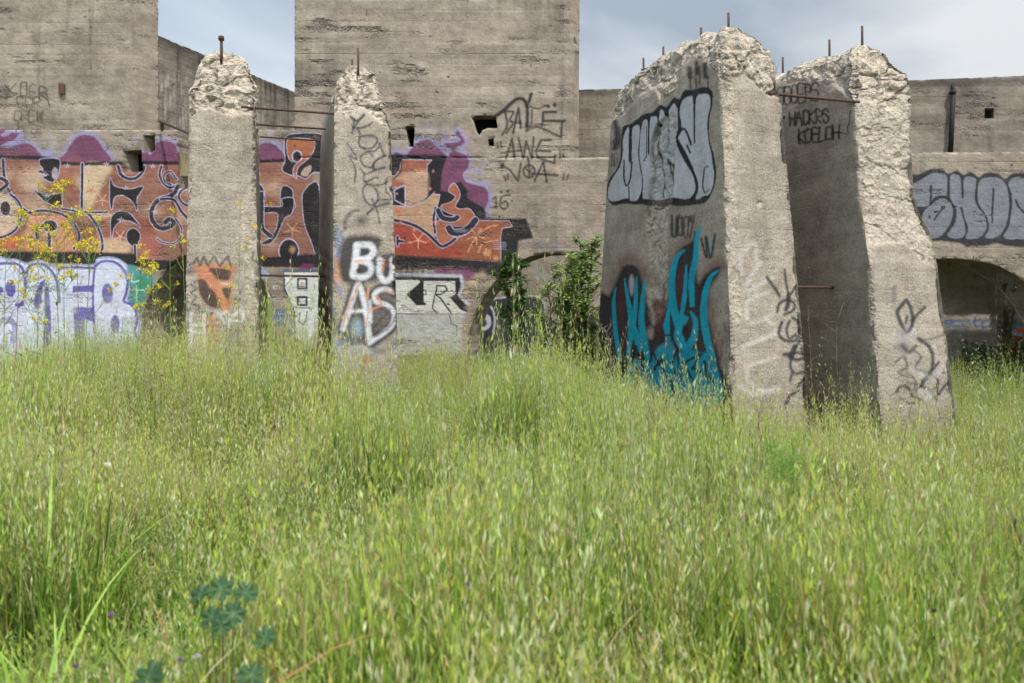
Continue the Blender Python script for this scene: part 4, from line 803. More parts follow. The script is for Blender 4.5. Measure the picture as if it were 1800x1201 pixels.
def p3f(p):
    p.z(1250, 400, 3.3356); Wt = (200, 194, 188); D = (50, 47, 52)
    wl = lambda t_, k=17, a=.6: p.line(t_, k, Wt, 8, a)
    wl('165,160 210,120 260,90 265,185'); wl('168,165 180,270'); wl('290,205 240,280 205,370 355,300', 20); wl('330,380 225,430 208,500 235,560 355,515'); wl('190,700 280,660 380,625', 22); wl('200,820 290,790 380,760'); wl('215,830 215,900 300,960'); wl('170,930 260,980 400,940', 26, .45); wl('330,540 390,600 400,700', 15, .4)
    d = lambda t_, k=13, a=.93: p.line(t_, k*1.2, D, 4, a)
    d('328,292 365,345 402,402', 15); d('432,250 440,320 455,395'); d('515,315 472,388'); d('390,492 400,450 440,425 485,440 492,475 465,495 430,512', 14); d('455,400 455,440 440,480', 22); d('415,555 398,620 430,660 490,665 522,620 515,560 480,530', 15); d('460,550 445,600 460,650 500,630', 14); d('430,745 500,735 560,745 545,765 500,775 450,750', 17); d('525,655 500,700 465,800 485,855'); d('490,700 470,760', 26); d('500,862 545,848 555,880 510,930', 14); d('440,1035 465,985 510,960', 16); d('550,940 565,990 580,1040', 12); d('475,850 465,900', 12)
b3 = buttress('buttress', 'large buttress with silver bubble letters and turquoise flames on its shaded left side', np.array([2.093, 8.05, 0]), .652, np.array([2.176, 7.77, 0]), .90, 2.66, 3.62, lambda b: 4.50+.16*sst(.0, .5, b)-.09*sst(.8, 1, b)+.035+.03*np.sin(b*14)+.02*np.sin(b*31),
     curve([(3.9, 0), (4.2, .03), (4.4, .1), (4.7, .16)]), curve([(3.7, -.01), (3.84, -.01), (4.13, .0), (4.27, .05), (4.4, .13), (4.7, .2)]), curve([(4.0, 0), (4.3, .06), (4.6, .2)]),
     [('1240,128 1262,150 1290,135 1310,128 1330,150 1352,168 1380,170', 1.0)],
     ([('1060,222 1085,210 1105,190 1125,166 1140,152 1152,158 1160,182 1168,172 1180,162 1190,156 1193,132 1200,115 1222,97 1236,106 1250,118 1258,132 1266,150 1275,160', 1.0)],
      [('1153,225 1166,207 1184,205 1190,260 1183,330 1178,365 1160,372 1140,365 1138,300 1145,250', .82), ('1137,372 1172,372 1172,480 1170,560 1150,600 1135,560 1138,450', .66)],
      [('1258,150 1292,150 1290,230 1298,420 1305,560 1285,560 1275,400', .5), ('1331,355 1340,354 1341,366 1333,367', .8)]), p3f, p3l, 90, 21, .011)
for a_ in ((1131, 102, 122, 10.35), (1166, 82, 112, 9.9), (1232.5, 49, 80, 9.0), (1280.5, 23, 57, 8.5)): stub(b3, *a_)
mb = MB(); mb.tube([at(1128, 123, 10.3), at(1142, 119, 10.5)], .012, 6); mb.build('rebar', M['rust'], b3)
# --- fourth
def p4l(p):
    p.z(1350, 20, 4); D = (32, 31, 30)
    p.text('OBCERS', 70, 535, 120, 38, 10, 12, D, 2.4, .9, dy=-5); p.text('HACKRS', 150, 710, 92, 38, 9, 12, D, 2.4, .9, dy=-4); p.text('KOELOH', 212, 835, 92, 42, 7, 14, D, 2.4, .9, dy=-6); p.line('440,860 500,853 560,862 555,820 572,780 575,700', 8, D, 2, .85)
    p.line('150,800 165,770', 12, D, 3, .7); p.line('230,930 215,880', 10, D, 3, .7)
def p4f(p):
    p.z(1250, 400, 3.3356); D = (52, 50, 56); d = lambda t_, k=14, a=.93: p.line(t_, k*1.15, D, 4, a)
    for t_ in ('1080,790 1130,760 1150,820 1100,850 1160,880', '1190,720 1230,760 1200,820 1260,850', '1150,905 1220,930 1180,985 1240,1010', '1290,860 1340,905 1300,950', '1380,950 1420,985 1440,930', '1110,1000 1170,1030 1230,1010'): d(t_, 12, .7)
    p.dot(1130, 700, 40, 36, (110, 106, 112), 16, .6); d('1145,425 1100,480 1098,520 1145,612 1182,560 1175,480 1150,430', 20); d('1150,520 1142,560', 12); d('1180,545 1215,505 1255,468', 15); d('1075,350 1070,430', 24, .4); d('1215,650 1280,700 1300,760 1290,840 1230,930', 17); d('1335,790 1290,850 1240,900'); d('1370,625 1300,650 1240,660', 12, .5); d('1120,690 1160,730 1200,700', 20, .7)
    d('1090,965 1110,935 1160,940 1180,990', 16); d('1235,930 1290,960 1320,1010', 16); d('1330,900 1330,980 1380,920 1430,925', 14); d('1150,850 1200,900 1190,960', 18, .5); p.dot(1365, 850, 12, 12, D, 4, .8); p.line('1200,830 1280,880 1360,830', 30, (176, 174, 180), 14, .4); p.dot(1270, 980, 40, 30, (190, 190, 196), 12, .45); p.dot(1130, 640, 70, 40, (170, 168, 172), 18, .4)
b4 = buttress('buttress', 'rightmost buttress whose front is broken to pale rubble most of the way down', np.array([3.655, 8.52, 0]), .76, np.array([3.80, 8.13, 0]), .99, 2.9, 3.25, lambda b: 4.56+.10*sst(.15, .6, b)-.05*sst(.5, .7, b)+.03*np.sin(b*15+2),
     curve([(3.6, 0), (4.0, .02), (4.25, .06), (4.5, .16)]), curve([(2.0, 0), (2.42, .01), (2.62, .10), (2.8, .155), (3.43, .10), (4.0, .01), (4.2, .03), (4.32, .07), (4.42, .17), (4.6, .22)]), curve([(2.1, 0), (2.6, .05), (3.6, .05), (4.2, .06), (4.5, .16)]),
     [('1490,455 1530,440 1560,425 1590,430 1610,452 1640,474 1670,480', .64), ('1490,200 1510,170 1560,200 1600,190 1630,200', 1.0)],
     ([('1340,146 1362,146 1400,142 1440,142 1462,148 1480,158 1492,170 1498,182 1505,190', 1.0)], [], [('1512,330 1530,330 1536,470 1544,640 1528,640 1524,470', .6)]), p4f, p4l, 95, 31)
for a_ in ((1376, 101, 129, 10.3), (1458, 70, 99, 9.4), (1515.5, 46, 81, 8.9)): stub(b4, *a_)
# ------------------------------------------------------------------ tie bars
U = Vector(ub)
def bar(endp, Yd, length, label, grp, r=.0135, sag=0, ext=.12, tail=0):
    e_ = at(endp[0], endp[1], Yd)+U*ext; s_ = at(endp[0], endp[1], Yd)-U*length; mb = MB(); mb.tube([s_, s_.lerp(e_, .5)+Vector((0, 0, -sag)), e_], r, 8)
    o = mb.build('tie_bar', M['rust'], None, True, loc=tuple(s_)); tag(o, label, 'steel bar', grp)
gl = 'rusty tie bars across the left pair of buttresses'; gr_ = 'rusty tie bars across the right pair of buttresses'
bar((587, 200), 9.22, 1.02, 'highest rusty bar between the two left buttresses, reaching the front corner', gl); bar((572, 227), 10.75, 1.06, 'middle of the three high rusty bars between the two left buttresses', gl, .013)
bar((557, 247), 12.0, 1.1, 'lowest and rearmost of the three high rusty bars between the two left buttresses', gl, .013); bar((573, 486), 10.5, 1.02, 'low rusty bar between the left buttresses with pale flaking paint', gl, .014)
bar((1494, 178), 8.52, 1.0, 'rusty bar high across the gap of the right pair, in front of black tags', gr_, .016); bar((1466, 505.5), 8.85, 1.0, 'low rusty bar in the shaded gap of the right pair', gr_, .015, ext=.06)
bar((1381, 206), 9.7, 1.0, 'rusty bar end barely showing beside the large buttress, behind its edge', gr_, .018, ext=.04)
mb = MB(); a = at(281, 213.5, 13.9); b_ = at(345, 240, 12.4); mb.tube([a, b_, b_+(b_-a)*.4], .022, 8); o = mb.build('steel_bar', M['rust'], None, True, loc=tuple(a))
mb2 = MB(); c_ = at(285, 216, 13.95); mb2.tube([c_, at(285, 229, 14.02)], .03, 8); mb2.build('prop', M['rust'], o)
tag(o, 'bent rusty bar leaning from the wall ledge beside the left tower', 'steel bar')
# ------------------------------------------------------------------ meadow: wild oats and grass, far too many to count
UP = Vector((0, 0, 1))
def patch(seed, kind):
    r = random.Random(seed); mb = MB(); R_ = .22
    def blade(x, y, L_, W_, lean, az, col, z0=0.0):
        d = Vector((math.cos(az), math.sin(az), 0)); p = Vector((x, y, z0)); pts = [p]; el = math.radians(88)-lean*.3; n_ = 5
        for k in range(n_):
            p = p+(d*math.cos(el)+UP*math.sin(el))*L_/n_; pts.append(p); el -= lean/n_*1.6
        side = d.cross(UP).normalized(); th = r.uniform(-.8, .8); side = (side*math.cos(th)+d*math.sin(th)).normalized()
        mb.ribbon(pts, [W_*.7, W_, W_, W_*.8, W_*.5, W_*.06], side, col)
    def gcol(base, v=.25):
        k = 1+r.uniform(-v, v); base = (base[0]*.97, base[1]*1.03, base[2]*.8) if kind == 'fore' else base; return tuple(max(.005, c*k*(1+r.uniform(-.1, .1))) for c in base)
    GRN = (.2, .31, .055); OLV = (.31, .38, .115); PALE = (.5, .53, .25); YEL = (.5, .57, .12); SILV = (.66, .68, .46); STRAW = (.55, .46, .28); PINK = (.36, .24, .19); PUR_ = (.2, .12, .13); RUST = (.45, .2, .08)
    nb, ns = {'oat': (95, 24), 'fore': (110, 13), 'leafy': (150, 9), 'purple': (70, 22), 'dense': (80, 42), 'short': (120, 16), 'tall': (4, 10), 'dry': (50, 26)}[kind]
    for k in range(nb):
        a = r.uniform(0, 2*math.pi); q = R_*math.sqrt(r.random()); base = r.choices([GRN, OLV, (.31, .42, .07), STRAW, RUST, (.1, .2, .03)], [5, 4, 4 if kind != 'leafy' else 9, .9 if kind != 'dry' else 16, .4, 2])[0]
        L_ = r.uniform(.28, .66)*(1.12 if kind == 'leafy' else 1)*(.7 if kind == 'short' else 1)
        blade(q*math.cos(a), q*math.sin(a), L_, r.uniform(.002, .0048)*(1.35 if kind == 'leafy' else 1), r.uniform(.05, .8), r.uniform(0, 6.28), gcol(base))
    for k in range(ns):
        a = r.uniform(0, 6.28); q = R_*math.sqrt(r.random()); az = r.uniform(0, 6.28); H_ = r.uniform(.46, .78)*(1.15 if r.random() < .1 else 1)*(.72 if kind == 'short' else 1.42 if kind == 'tall' else 1); lean = r.uniform(.03, .22)
        d = Vector((math.cos(az), math.sin(az), 0)); x0 = Vector((q*math.cos(a), q*math.sin(a), 0)); pts = []
        for j in range(6):
            t_ = j/5; pts.append(x0+UP*H_*t_+d*H_*lean*t_*t_*1.4)
        side = Vector((math.cos(az+1.2), math.sin(az+1.2), 0)); sc = gcol(r.choice([OLV, (.3, .36, .1), (.34, .34, .14), PINK if kind == 'purple' else OLV]))
        mb.ribbon(pts, [.0013, .0013, .0012, .001, .0008, .0005], side, sc)
        tone = r.choices([PALE, YEL, SILV, STRAW, PINK], [5, 4.2, 2.8, .9 if kind != 'dry' else 9, 3 if kind == 'purple' else .3])[0]; m_ = r.randint(6, 11)+(5 if kind == 'tall' else 0)
        if kind == 'purple' and r.random() < .35:      # brush-like brome head
            for j in range(14):
                t_ = r.uniform(.8, 1.0); b_ = x0+UP*H_*t_+d*H_*lean*t_*t_*1.4; dr = (UP*r.uniform(.8, 1.4)+Vector((r.uniform(-.5, .5), r.uniform(-.5, .5), 0))).normalized(); s2 = dr.cross(Vector((r.uniform(-1, 1), r.uniform(-1, 1), .1))).normalized()
                mb.add([b_, b_+dr*.022-s2*.0016, b_+dr*.05, b_+dr*.022+s2*.0016], [(0, 1, 2, 3)], (), gcol(PUR_))
            continue
        for j in range(m_):
            t_ = .62+.38*(j/m_); b_ = x0+UP*H_*t_+d*H_*lean*t_*t_*1.4; ph = r.uniform(0, 6.28)
            off = Vector((math.cos(ph), math.sin(ph), 0))*r.uniform(.008, .035)*(1.25-t_); tip0 = b_+off+UP*r.uniform(-.004, .018); dr = (Vector((math.cos(ph), math.sin(ph), 0))*r.uniform(.0, .35)+d*.12-UP*r.uniform(.6, 1.0)).normalized()
            if r.random() < .4: dr = (UP*.8+off.normalized()*r.uniform(.2, .6)).normalized()
            mb.ribbon([b_, tip0], [.0004, .0004], side, sc)
            L_ = r.uniform(.021, .034); Wd = r.uniform(.002, .0034); c_ = gcol(tone, .18); s2 = dr.cross(Vector((r.uniform(-1, 1), r.uniform(-1, 1), .2))).normalized(); s3 = dr.cross(s2)
            if s3.length < .1: continue
            mb.add([tip0, tip0+dr*L_*.4-s2*Wd, tip0+dr*L_, tip0+dr*L_*.4+s2*Wd], [(0, 1, 2, 3)], (), c_); mb.add([tip0, tip0+dr*L_*.4-s3*Wd, tip0+dr*L_*1.05, tip0+dr*L_*.4+s3*Wd], [(0, 1, 2, 3)], (), c_)
    return mb.build('grass_tuft', M['grass'], link=False)
pc = bpy.data.collections.new('grass_tufts')
kinds = ['tall', 'tall', 'dry', 'fore', 'fore', 'fore', 'oat', 'oat', 'oat', 'dense', 'dense', 'leafy', 'leafy', 'purple', 'oat', 'short', 'short', 'dense']
tufts = [patch(100+i, k) for i, k in enumerate(kinds)]
for i, o in enumerate(tufts): o.name = 'grass_tuft_%02d' % i; pc.objects.link(o)
SORTED = sorted(range(len(tufts)), key=lambda i: tufts[i].name)
def scatter(name, label, X_, Y_, scale, pick, zoff=0, zf=gz):
    n = len(X_); Z_ = zf(X_, Y_)+zoff; me = bpy.data.meshes.new(name); me.vertices.add(n); me.vertices.foreach_set('co', np.stack([X_, Y_, Z_], 1).astype(np.float32).ravel())
    rot = np.stack([rng.normal(0, .05, n), rng.normal(0, .05, n), rng.uniform(0, 6.283, n)], 1)
    a = me.attributes.new('rot', 'FLOAT_VECTOR', 'POINT'); a.data.foreach_set('vector', rot.astype(np.float32).ravel())
    a = me.attributes.new('scl', 'FLOAT_VECTOR', 'POINT'); a.data.foreach_set('vector', scale.astype(np.float32).ravel())
    a = me.attributes.new('pick', 'INT', 'POINT'); a.data.foreach_set('value', pick.astype(np.int32))
    o = bpy.data.objects.new(name, me); C.objects.link(o); tag(o, label, 'grass', kind='stuff')
    ng = bpy.data.node_groups.new(name+'_nodes', 'GeometryNodeTree'); ng.interface.new_socket('Geometry', in_out='INPUT', socket_type='NodeSocketGeometry'); ng.interface.new_socket('Geometry', in_out='OUTPUT', socket_type='NodeSocketGeometry')
    gi = ng.nodes.new('NodeGroupInput'); go = ng.nodes.new('NodeGroupOutput'); ip = ng.nodes.new('GeometryNodeInstanceOnPoints'); ci = ng.nodes.new('GeometryNodeCollectionInfo')
    ci.inputs['Collection'].default_value = pc; ci.inputs['Separate Children'].default_value = True; ci.inputs['Reset Children'].default_value = True
    def na(nm, ty):
        k = ng.nodes.new('GeometryNodeInputNamedAttribute'); k.data_type = ty; k.inputs['Name'].default_value = nm; return [s for s in k.outputs if s.enabled][0]
    ng.links.new(gi.outputs[0], ip.inputs['Points']); ng.links.new(ci.outputs[0], ip.inputs['Instance']); ip.inputs['Pick Instance'].default_value = True
    ng.links.new(na('pick', 'INT'), ip.inputs['Instance Index'])
    e2 = ng.nodes.new('FunctionNodeEulerToRotation'); ng.links.new(na('rot', 'FLOAT_VECTOR'), e2.inputs[0]); ng.links.new(e2.outputs[0], ip.inputs['Rotation'])
    ng.links.new(na('scl', 'FLOAT_VECTOR'), ip.inputs['Scale']); ng.links.new(ip.outputs[0], go.inputs[0])
    md = o.modifiers.new('scatter', 'NODES'); md.node_group = ng; return o
def blocked(x, y):
    """feet of the buttresses and of the walls"""
    b = (y > 13.9) & (y < 14.8) & ~(((x > -6.5) & (x < -4.2)) | ((x > -.7) & (x < 2.2)) | ((x > 5.9) & (x < 9.9)))
    for FL, w_, T in ((np.array([-3.51, 8.48]), .8, 3.3), (np.array([-2.03, 8.93]), .79, 3.3), (np.array([2.176, 7.77]), .9, 3.3), (np.array([3.8, 8.13]), .99, 3.3)):
        dx = x-FL[0]; dy = y-FL[1]; u_ = dx*ub[0]+dy*ub[1]; v_ = dx*db[0]+dy*db[1]; b |= (u_ > -.03) & (u_ < w_+.03) & (v_ > -.06) & (v_ < T)
    return b
def field(n, y0, y1, xl, xr):
    y = rng.uniform(y0, y1, n); x = rng.uniform(-1, 1, n)*(xr*1.0); m_ = (np.abs(x) < .74*y+1.3) & ~blocked(x, y); return x[m_], y[m_]
xs_, ys_ = [], []
for n, y0, y1, xr in ((650, .55, 3.2, 3.7), (1700, 3.2, 6.5, 6.1), (3400, 6.5, 10.2, 8.9), (4600, 10.2, 14.0, 11.7)):
    a, b = field(n, y0, y1, xr, xr); xs_.append(a); ys_.append(b)
a = rng.uniform(-6.5, -4.2, 150); b = rng.uniform(14.0, 15.6, 150); xs_.append(a); ys_.append(b)
a = rng.uniform(-.8, 2.3, 160); b = rng.uniform(14.0, 15.5, 160); xs_.append(a); ys_.append(b)
a = rng.uniform(-7.2, -4.2, 800); b = rng.uniform(15.6, 24, 800); m_ = a/b > -.335; xs_.append(a[m_]); ys_.append(b[m_])
X_ = np.concatenate(xs_); Y_ = np.concatenate(ys_)
zone = fbm(X_*.45, Y_*.45, X_*0, 3, 90); z2 = fbm(X_*1.1, Y_*1.1, X_*0, 2, 91)
idx_of = {k: [SORTED.index(i) for i, kk in enumerate(kinds) if kk == k] for k in set(kinds)}
pick = np.zeros(len(X_), int)
for i in range(len(X_)):
    left_front = X_[i] < -.45 and Y_[i] < 3.4
    w_ = {'oat': 5, 'dense': 4, 'leafy': 1.0+4*max(0, zone[i])+(6 if left_front else 0), 'purple': .25+5*max(0, z2[i]-.22), 'dry': .3+3.5*max(0, -z2[i]-.16), 'fore': 12 if Y_[i] < 3.4 else 3 if Y_[i] < 5 else .4, 'short': .7+3*max(0, -zone[i])+(2.5 if Y_[i] > 10.5 else 0), 'tall': 0 if Y_[i] < 2.6 or (Y_[i] > 10.8 and -1.2 < X_[i] < 1.0) else 1.2 if Y_[i] < 6 else 4.2}
    k = random.choices(list(w_), list(w_.values()))[0]; pick[i] = random.choice(idx_of[k])
sc = np.clip(1.0+.35*z2+rng.normal(0, .08, len(X_)), .6, 1.35)*np.where(Y_ > 12.6, .92, 1.0)
hz_ = sc*(1+.5*zone)*np.clip(1+1.1*fbm(X_*1.9, Y_*1.9, X_*0, 2, 93), .55, 1.35); hz_ = np.where(Y_ < 2.2, hz_*np.clip(.62+.17*Y_, .6, 1), hz_); hz_ = hz_*np.where(((X_+.45)/.5)**2+((Y_-4.35)/.35)**2 < 1, .6, 1)
near_f = np.zeros(len(X_), bool)
for fx, fy in ((-3.1, 8.2), (-1.6, 8.6), (2.6, 7.5), (4.3, 7.9)): near_f |= (np.abs(X_-fx) < .7) & (np.abs(Y_-fy) < .65)
hz_ = hz_*(1-.27*np.exp(-((X_-1.0)/1.1)**2)*sst(7.0, 8.6, Y_)); hz_ = hz_*(1-.13*sst(6.5, 9, Y_)*sst(1.5, -1, X_)); hz_ = np.where(near_f, hz_*np.where(X_ < 0, .78, .9), hz_)
def zfar(x, y): return gz(x, y)+sst(17, 34, y)*sst(0, -3, x+2)*2.3
scatter('meadow_grass', 'tall wild oats and green grass filling the whole foreground', X_, Y_, np.stack([sc*.95, sc*.95, hz_], 1), pick, zf=zfar)
# ------------------------------------------------------------------ yellow-flowered mustard
def mustard(px, py, Yd, seed, grp='yellow mustard plants in front of the left mural', label=None, small=False):
    r = random.Random(seed); top = at(px, py, Yd); base = Vector((top.x+r.uniform(-.1, .1), Yd, float(gz(top.x, Yd)))); H_ = top.z-base.z
    root = empty('mustard_plant', base, label, 'wildflower', grp); st = MB(); fl = MB(); lf = MB()
    GC = (.2, .28, .08); SC_ = (.26, .24, .14)
    def P(t_, o=0): return base.lerp(top, t_)+Vector((math.sin(t_*4+seed)*.02, 0, 0))
    st.tube([P(i/7) for i in range(8)], [.0055*(1-.75*i/7) for i in range(8)], 5, SC_ if r.random() < .4 else GC)
    def cluster(c, s_=1.0):
        s_ *= 1.3; fl = MB()
        for k in range(r.randint(14, 22)):
            o_ = Vector((r.gauss(0, .011), r.gauss(0, .011), r.gauss(0, .008)))*s_; nrm = Vector((r.uniform(-1, 1), r.uniform(-1.2, .6), r.uniform(-.2, 1))).normalized(); a_ = nrm.cross(Vector((.3, .5, .7))).normalized(); b_ = nrm.cross(a_)
            y_ = r.uniform(.82, 1); col = (.78*y_, .62*y_, .04)
            for q in range(2):
                th = r.uniform(0, 3); u_ = a_*math.cos(th)+b_*math.sin(th); v_ = nrm.cross(u_); L_ = .0078*s_; W_ = .0036*s_
                fl.add([c+o_-u_*L_, c+o_-v_*W_+nrm*.001, c+o_+u_*L_, c+o_+v_*W_+nrm*.001], [(0, 1, 2, 3)], (), col)
        if 1: fl.add([c+Vector((0, 0, .01)), c+Vector((.004, 0, .016)), c+Vector((0, .002, .02)), c+Vector((-.004, 0, .014))], [(0, 1, 2, 3)], (), (.5, .55, .1)); fl.build('flower_head', M['petal'], root, loc=tuple(c))
    def branch(s_, d, L_, depth):
        pts = [s_]; p = Vector(s_); dd = d.copy()
        for k in range(5): dd = (dd+UP*.12+Vector((r.gauss(0, .07), r.gauss(0, .07), 0))).normalized(); p = p+dd*L_/5; pts.append(p.copy())
        st.tube(pts, [.0028, .0024, .002, .0017, .0014, .0012], 4, GC, False)
        if depth:
            for k in range(r.randint(1, 3)):
                q = pts[r.randint(2, 4)]; ph = r.uniform(0, 6.28); branch(q, (UP*.8+Vector((math.cos(ph), math.sin(ph), 0))).normalized(), L_*r.uniform(.35, .6), depth-1)
        for k in range(r.randint(2, 6)):                # thin seed pods below the flowers
            q = pts[-2].lerp(pts[-1], r.random()); ph = r.uniform(0, 6.28); st.tube([q, q+Vector((math.cos(ph)*.015, math.sin(ph)*.015, .018))], .0008, 3, GC, False)
        if r.random() < .72: cluster(pts[-1], r.uniform(.7, 1.1))
    nbr = 3 if small else r.randint(5, 8)
    for k in range(nbr):
        t_ = r.uniform(.66, .97); ph = r.uniform(0, 6.28); branch(P(t_), (UP*r.uniform(.6, 1.2)+Vector((math.cos(ph), math.sin(ph)*.6, 0))).normalized(), H_*r.uniform(.06, .17), 1 if not small else 0)
    cluster(top, 1.1)
    for k in range(r.randint(7, 12)):
        t_ = r.uniform(.25, .8); ph = r.uniform(0, 6.28); lf.leaf(P(t_), Vector((math.cos(ph), math.sin(ph), r.uniform(-.3, .5))), r.uniform(.05, .11), r.uniform(.007, .014), UP, (.1, .2, .035))
    st.build('stem', M['leaf'], root); lf.build('leaves', M['leaf'], root)
ML = [(12, 420, 6.3, 'leftmost mustard plant at the photo edge over the white bubble letters'), (34, 372, 6.0, 'mustard plant with a tall head second from the left edge'), (62, 398, 6.5, 'mustard with a bushy head below the violet dome of the mural'), (84, 335, 6.2, 'tallest mustard plant, its top reaching the middle of the brown lettering'),
 (101, 362, 5.8, 'dense yellow mustard head just right of the tallest one'), (118, 398, 6.6, 'mustard in the middle of the thick cluster, in front of the F'), (136, 366, 6.1, 'tall mustard at the right side of the thick cluster'), (157, 405, 5.9, 'last mustard of the thick cluster, leaning over the dark band'),
 (74, 432, 5.5, 'low broad mustard in the thick cluster, over the violet outline'), (246, 432, 6.7, 'mustard at the end of the white lettering, left of the dark arch'), (268, 462, 6.2, 'low mustard in front of the dark arch'), (304, 368, 6.5, 'slender tall mustard stem reaching into the brown mural beside the first buttress'), (324, 424, 6.0, 'mustard stem in front of the left edge of the first buttress'),
 (421, 358, 7.3, 'slender mustard sprig in front of the upper part of the first buttress'), (447, 398, 7.1, 'small mustard sprig at the right edge of the first buttress'), (400, 470, 7.0, 'low mustard sprig over the orange face tag')]
for i, (a, b, c_, l_) in enumerate(ML): mustard(a, b, c_, 40+i, label=l_, small=i >= 11)
# ------------------------------------------------------------------ shrubs and saplings
def shrub(name, label, base, H_, W_, nst, nleaf, LL, LW, cols, seed, bark=(.16, .12, .08), yel=0, grp=None, cat='shrub', lean=(0, 0), low=.2):
    r = random.Random(seed); base = Vector(base); root = empty(name, base, label, cat, grp); tr = MB(); cr_ = MB(); fl = MB(); tips = []
    for s_ in range(nst):
        ph = r.uniform(0, 6.28); sp = r.uniform(.0, 1.0) if nst > 1 else .1; p = base+Vector((r.uniform(-.05, .05), r.uniform(-.05, .05), 0)); pts = [p]; hh = H_*r.uniform(.75, 1)
        for k in range(8):
            t_ = (k+1)/8; pts.append(base+Vector((math.cos(ph)*W_*sp*t_**1.3*.9+lean[0]*t_+r.gauss(0, .012), math.sin(ph)*W_*sp*.6*t_**1.3+lean[1]*t_, hh*t_)))
        tr.tube(pts, [.014*H_*(1-.8*k/8) for k in range(9)], 6, bark)
        for j in range(int(9*H_)+5):
            t_ = r.uniform(low, 1); k = min(int(t_*8), 7); q = pts[k].lerp(pts[k+1], t_*8-k); ph2 = r.uniform(0, 6.28); L_ = W_*r.uniform(.3, .8)*(1.15-t_*.7); d = (Vector((math.cos(ph2), math.sin(ph2)*.8, r.uniform(.1, .9)))).normalized(); tw = [q+d*L_*x+UP*L_*.12*x*x for x in (0, .33, .66, 1)]
            tr.tube(tw, [.004*H_, .003*H_, .002*H_, .001*H_], 4, bark, False); tips.append(tw)
    for j in range(nleaf):
        tw = r.choice(tips); t_ = r.uniform(.15, 1)*3; k = min(int(t_), 2); q = tw[k].lerp(tw[k+1], t_-k)+Vector((r.gauss(0, .02), r.gauss(0, .02), r.gauss(0, .02))); ph = r.uniform(0, 6.28)
        d = Vector((math.cos(ph), math.sin(ph), r.uniform(-.5, .7))); kk = r.uniform(.75, 1.25); c_ = r.choice(cols); cr_.leaf(q, d, LL*r.uniform(.6, 1.15), LW*r.uniform(.7, 1.1), (UP+Vector((r.gauss(0, .4), r.gauss(0, .4), 0))).normalized(), tuple(x*kk for x in c_))
    tr.build('trunk', M['leaf'], root); cr_.build('crown', M['leaf'], root)
    if yel:
        for j in range(yel):
            tw = r.choice(tips); q = tw[-1]
            for k in range(8):
                d = Vector((r.uniform(-1, 1), r.uniform(-1, 1), r.uniform(-.5, 1))).normalized(); fl.leaf(q, d, .025, .008, UP, (.75, .6, .05))
        fl.build('flowers', M['petal'], root)
g0 = lambda px, Yd: (at(px, 0, Yd).x, Yd, float(gz(at(px, 0, Yd).x, Yd)))
DG = [(.08, .17, .035), (.1, .2, .045), (.06, .13, .03)]; WG = [(.24, .36, .12), (.3, .43, .15), (.17, .28, .08), (.4, .5, .2)]
shrub('broadleaf_sapling', 'dark glossy sapling growing up into the left side of the middle arch', g0(914, 13.7), 2.5, .56, 4, 1700, .095, .025, DG+[(.09, .17, .04)], 3, cat='sapling', low=.42)
shrub('willowy_shrub', 'pale willowy shrub with yellowish leaves against the big buttress', g0(1022, 12.4), 2.75, .62, 8, 8500, .09, .016, WG+[(.3, .3, .06)], 4, yel=9, low=.1)
shrub('willowy_shrub', 'lower straggling shrub in the grass right of the middle arch, before the inner wall', g0(992, 12.7), 2.05, .6, 9, 6500, .08, .014, WG+[(.3, .32, .08)], 5, yel=4, low=.1)
shrub('leafy_weed', 'low dark green weed at the foot of the sapling in the middle arch', g0(880, 13.6), .75, .3, 4, 260, .08, .022, DG+[(.1, .18, .05)], 6, low=.05)
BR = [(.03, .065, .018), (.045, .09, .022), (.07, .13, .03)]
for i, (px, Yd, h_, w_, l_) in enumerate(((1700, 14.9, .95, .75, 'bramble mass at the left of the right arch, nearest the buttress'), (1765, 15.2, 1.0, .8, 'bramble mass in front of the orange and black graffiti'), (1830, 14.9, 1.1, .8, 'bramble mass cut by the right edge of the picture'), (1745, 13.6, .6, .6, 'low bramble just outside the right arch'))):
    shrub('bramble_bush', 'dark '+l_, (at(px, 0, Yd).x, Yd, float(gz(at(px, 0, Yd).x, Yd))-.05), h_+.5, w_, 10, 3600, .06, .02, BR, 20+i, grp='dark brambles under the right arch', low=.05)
shrub('hanging_creeper', 'thin green creeper on the pillar inside the right arch', (at(1768, 0, 16.0).x, 16.0, float(gz(9.8, 16))), 2.75, .3, 5, 420, .06, .018, BR+[(.1, .14, .04)], 31, cat='creeper', low=.55)
shrub('bindweed', 'broad-leaved climbing stem at the right edge of the first buttress', g0(438, 8.1), 1.05, .035, 1, 26, .075, .026, [(.12, .27, .04), (.09, .2, .03)], 33, cat='climbing weed', low=.25)
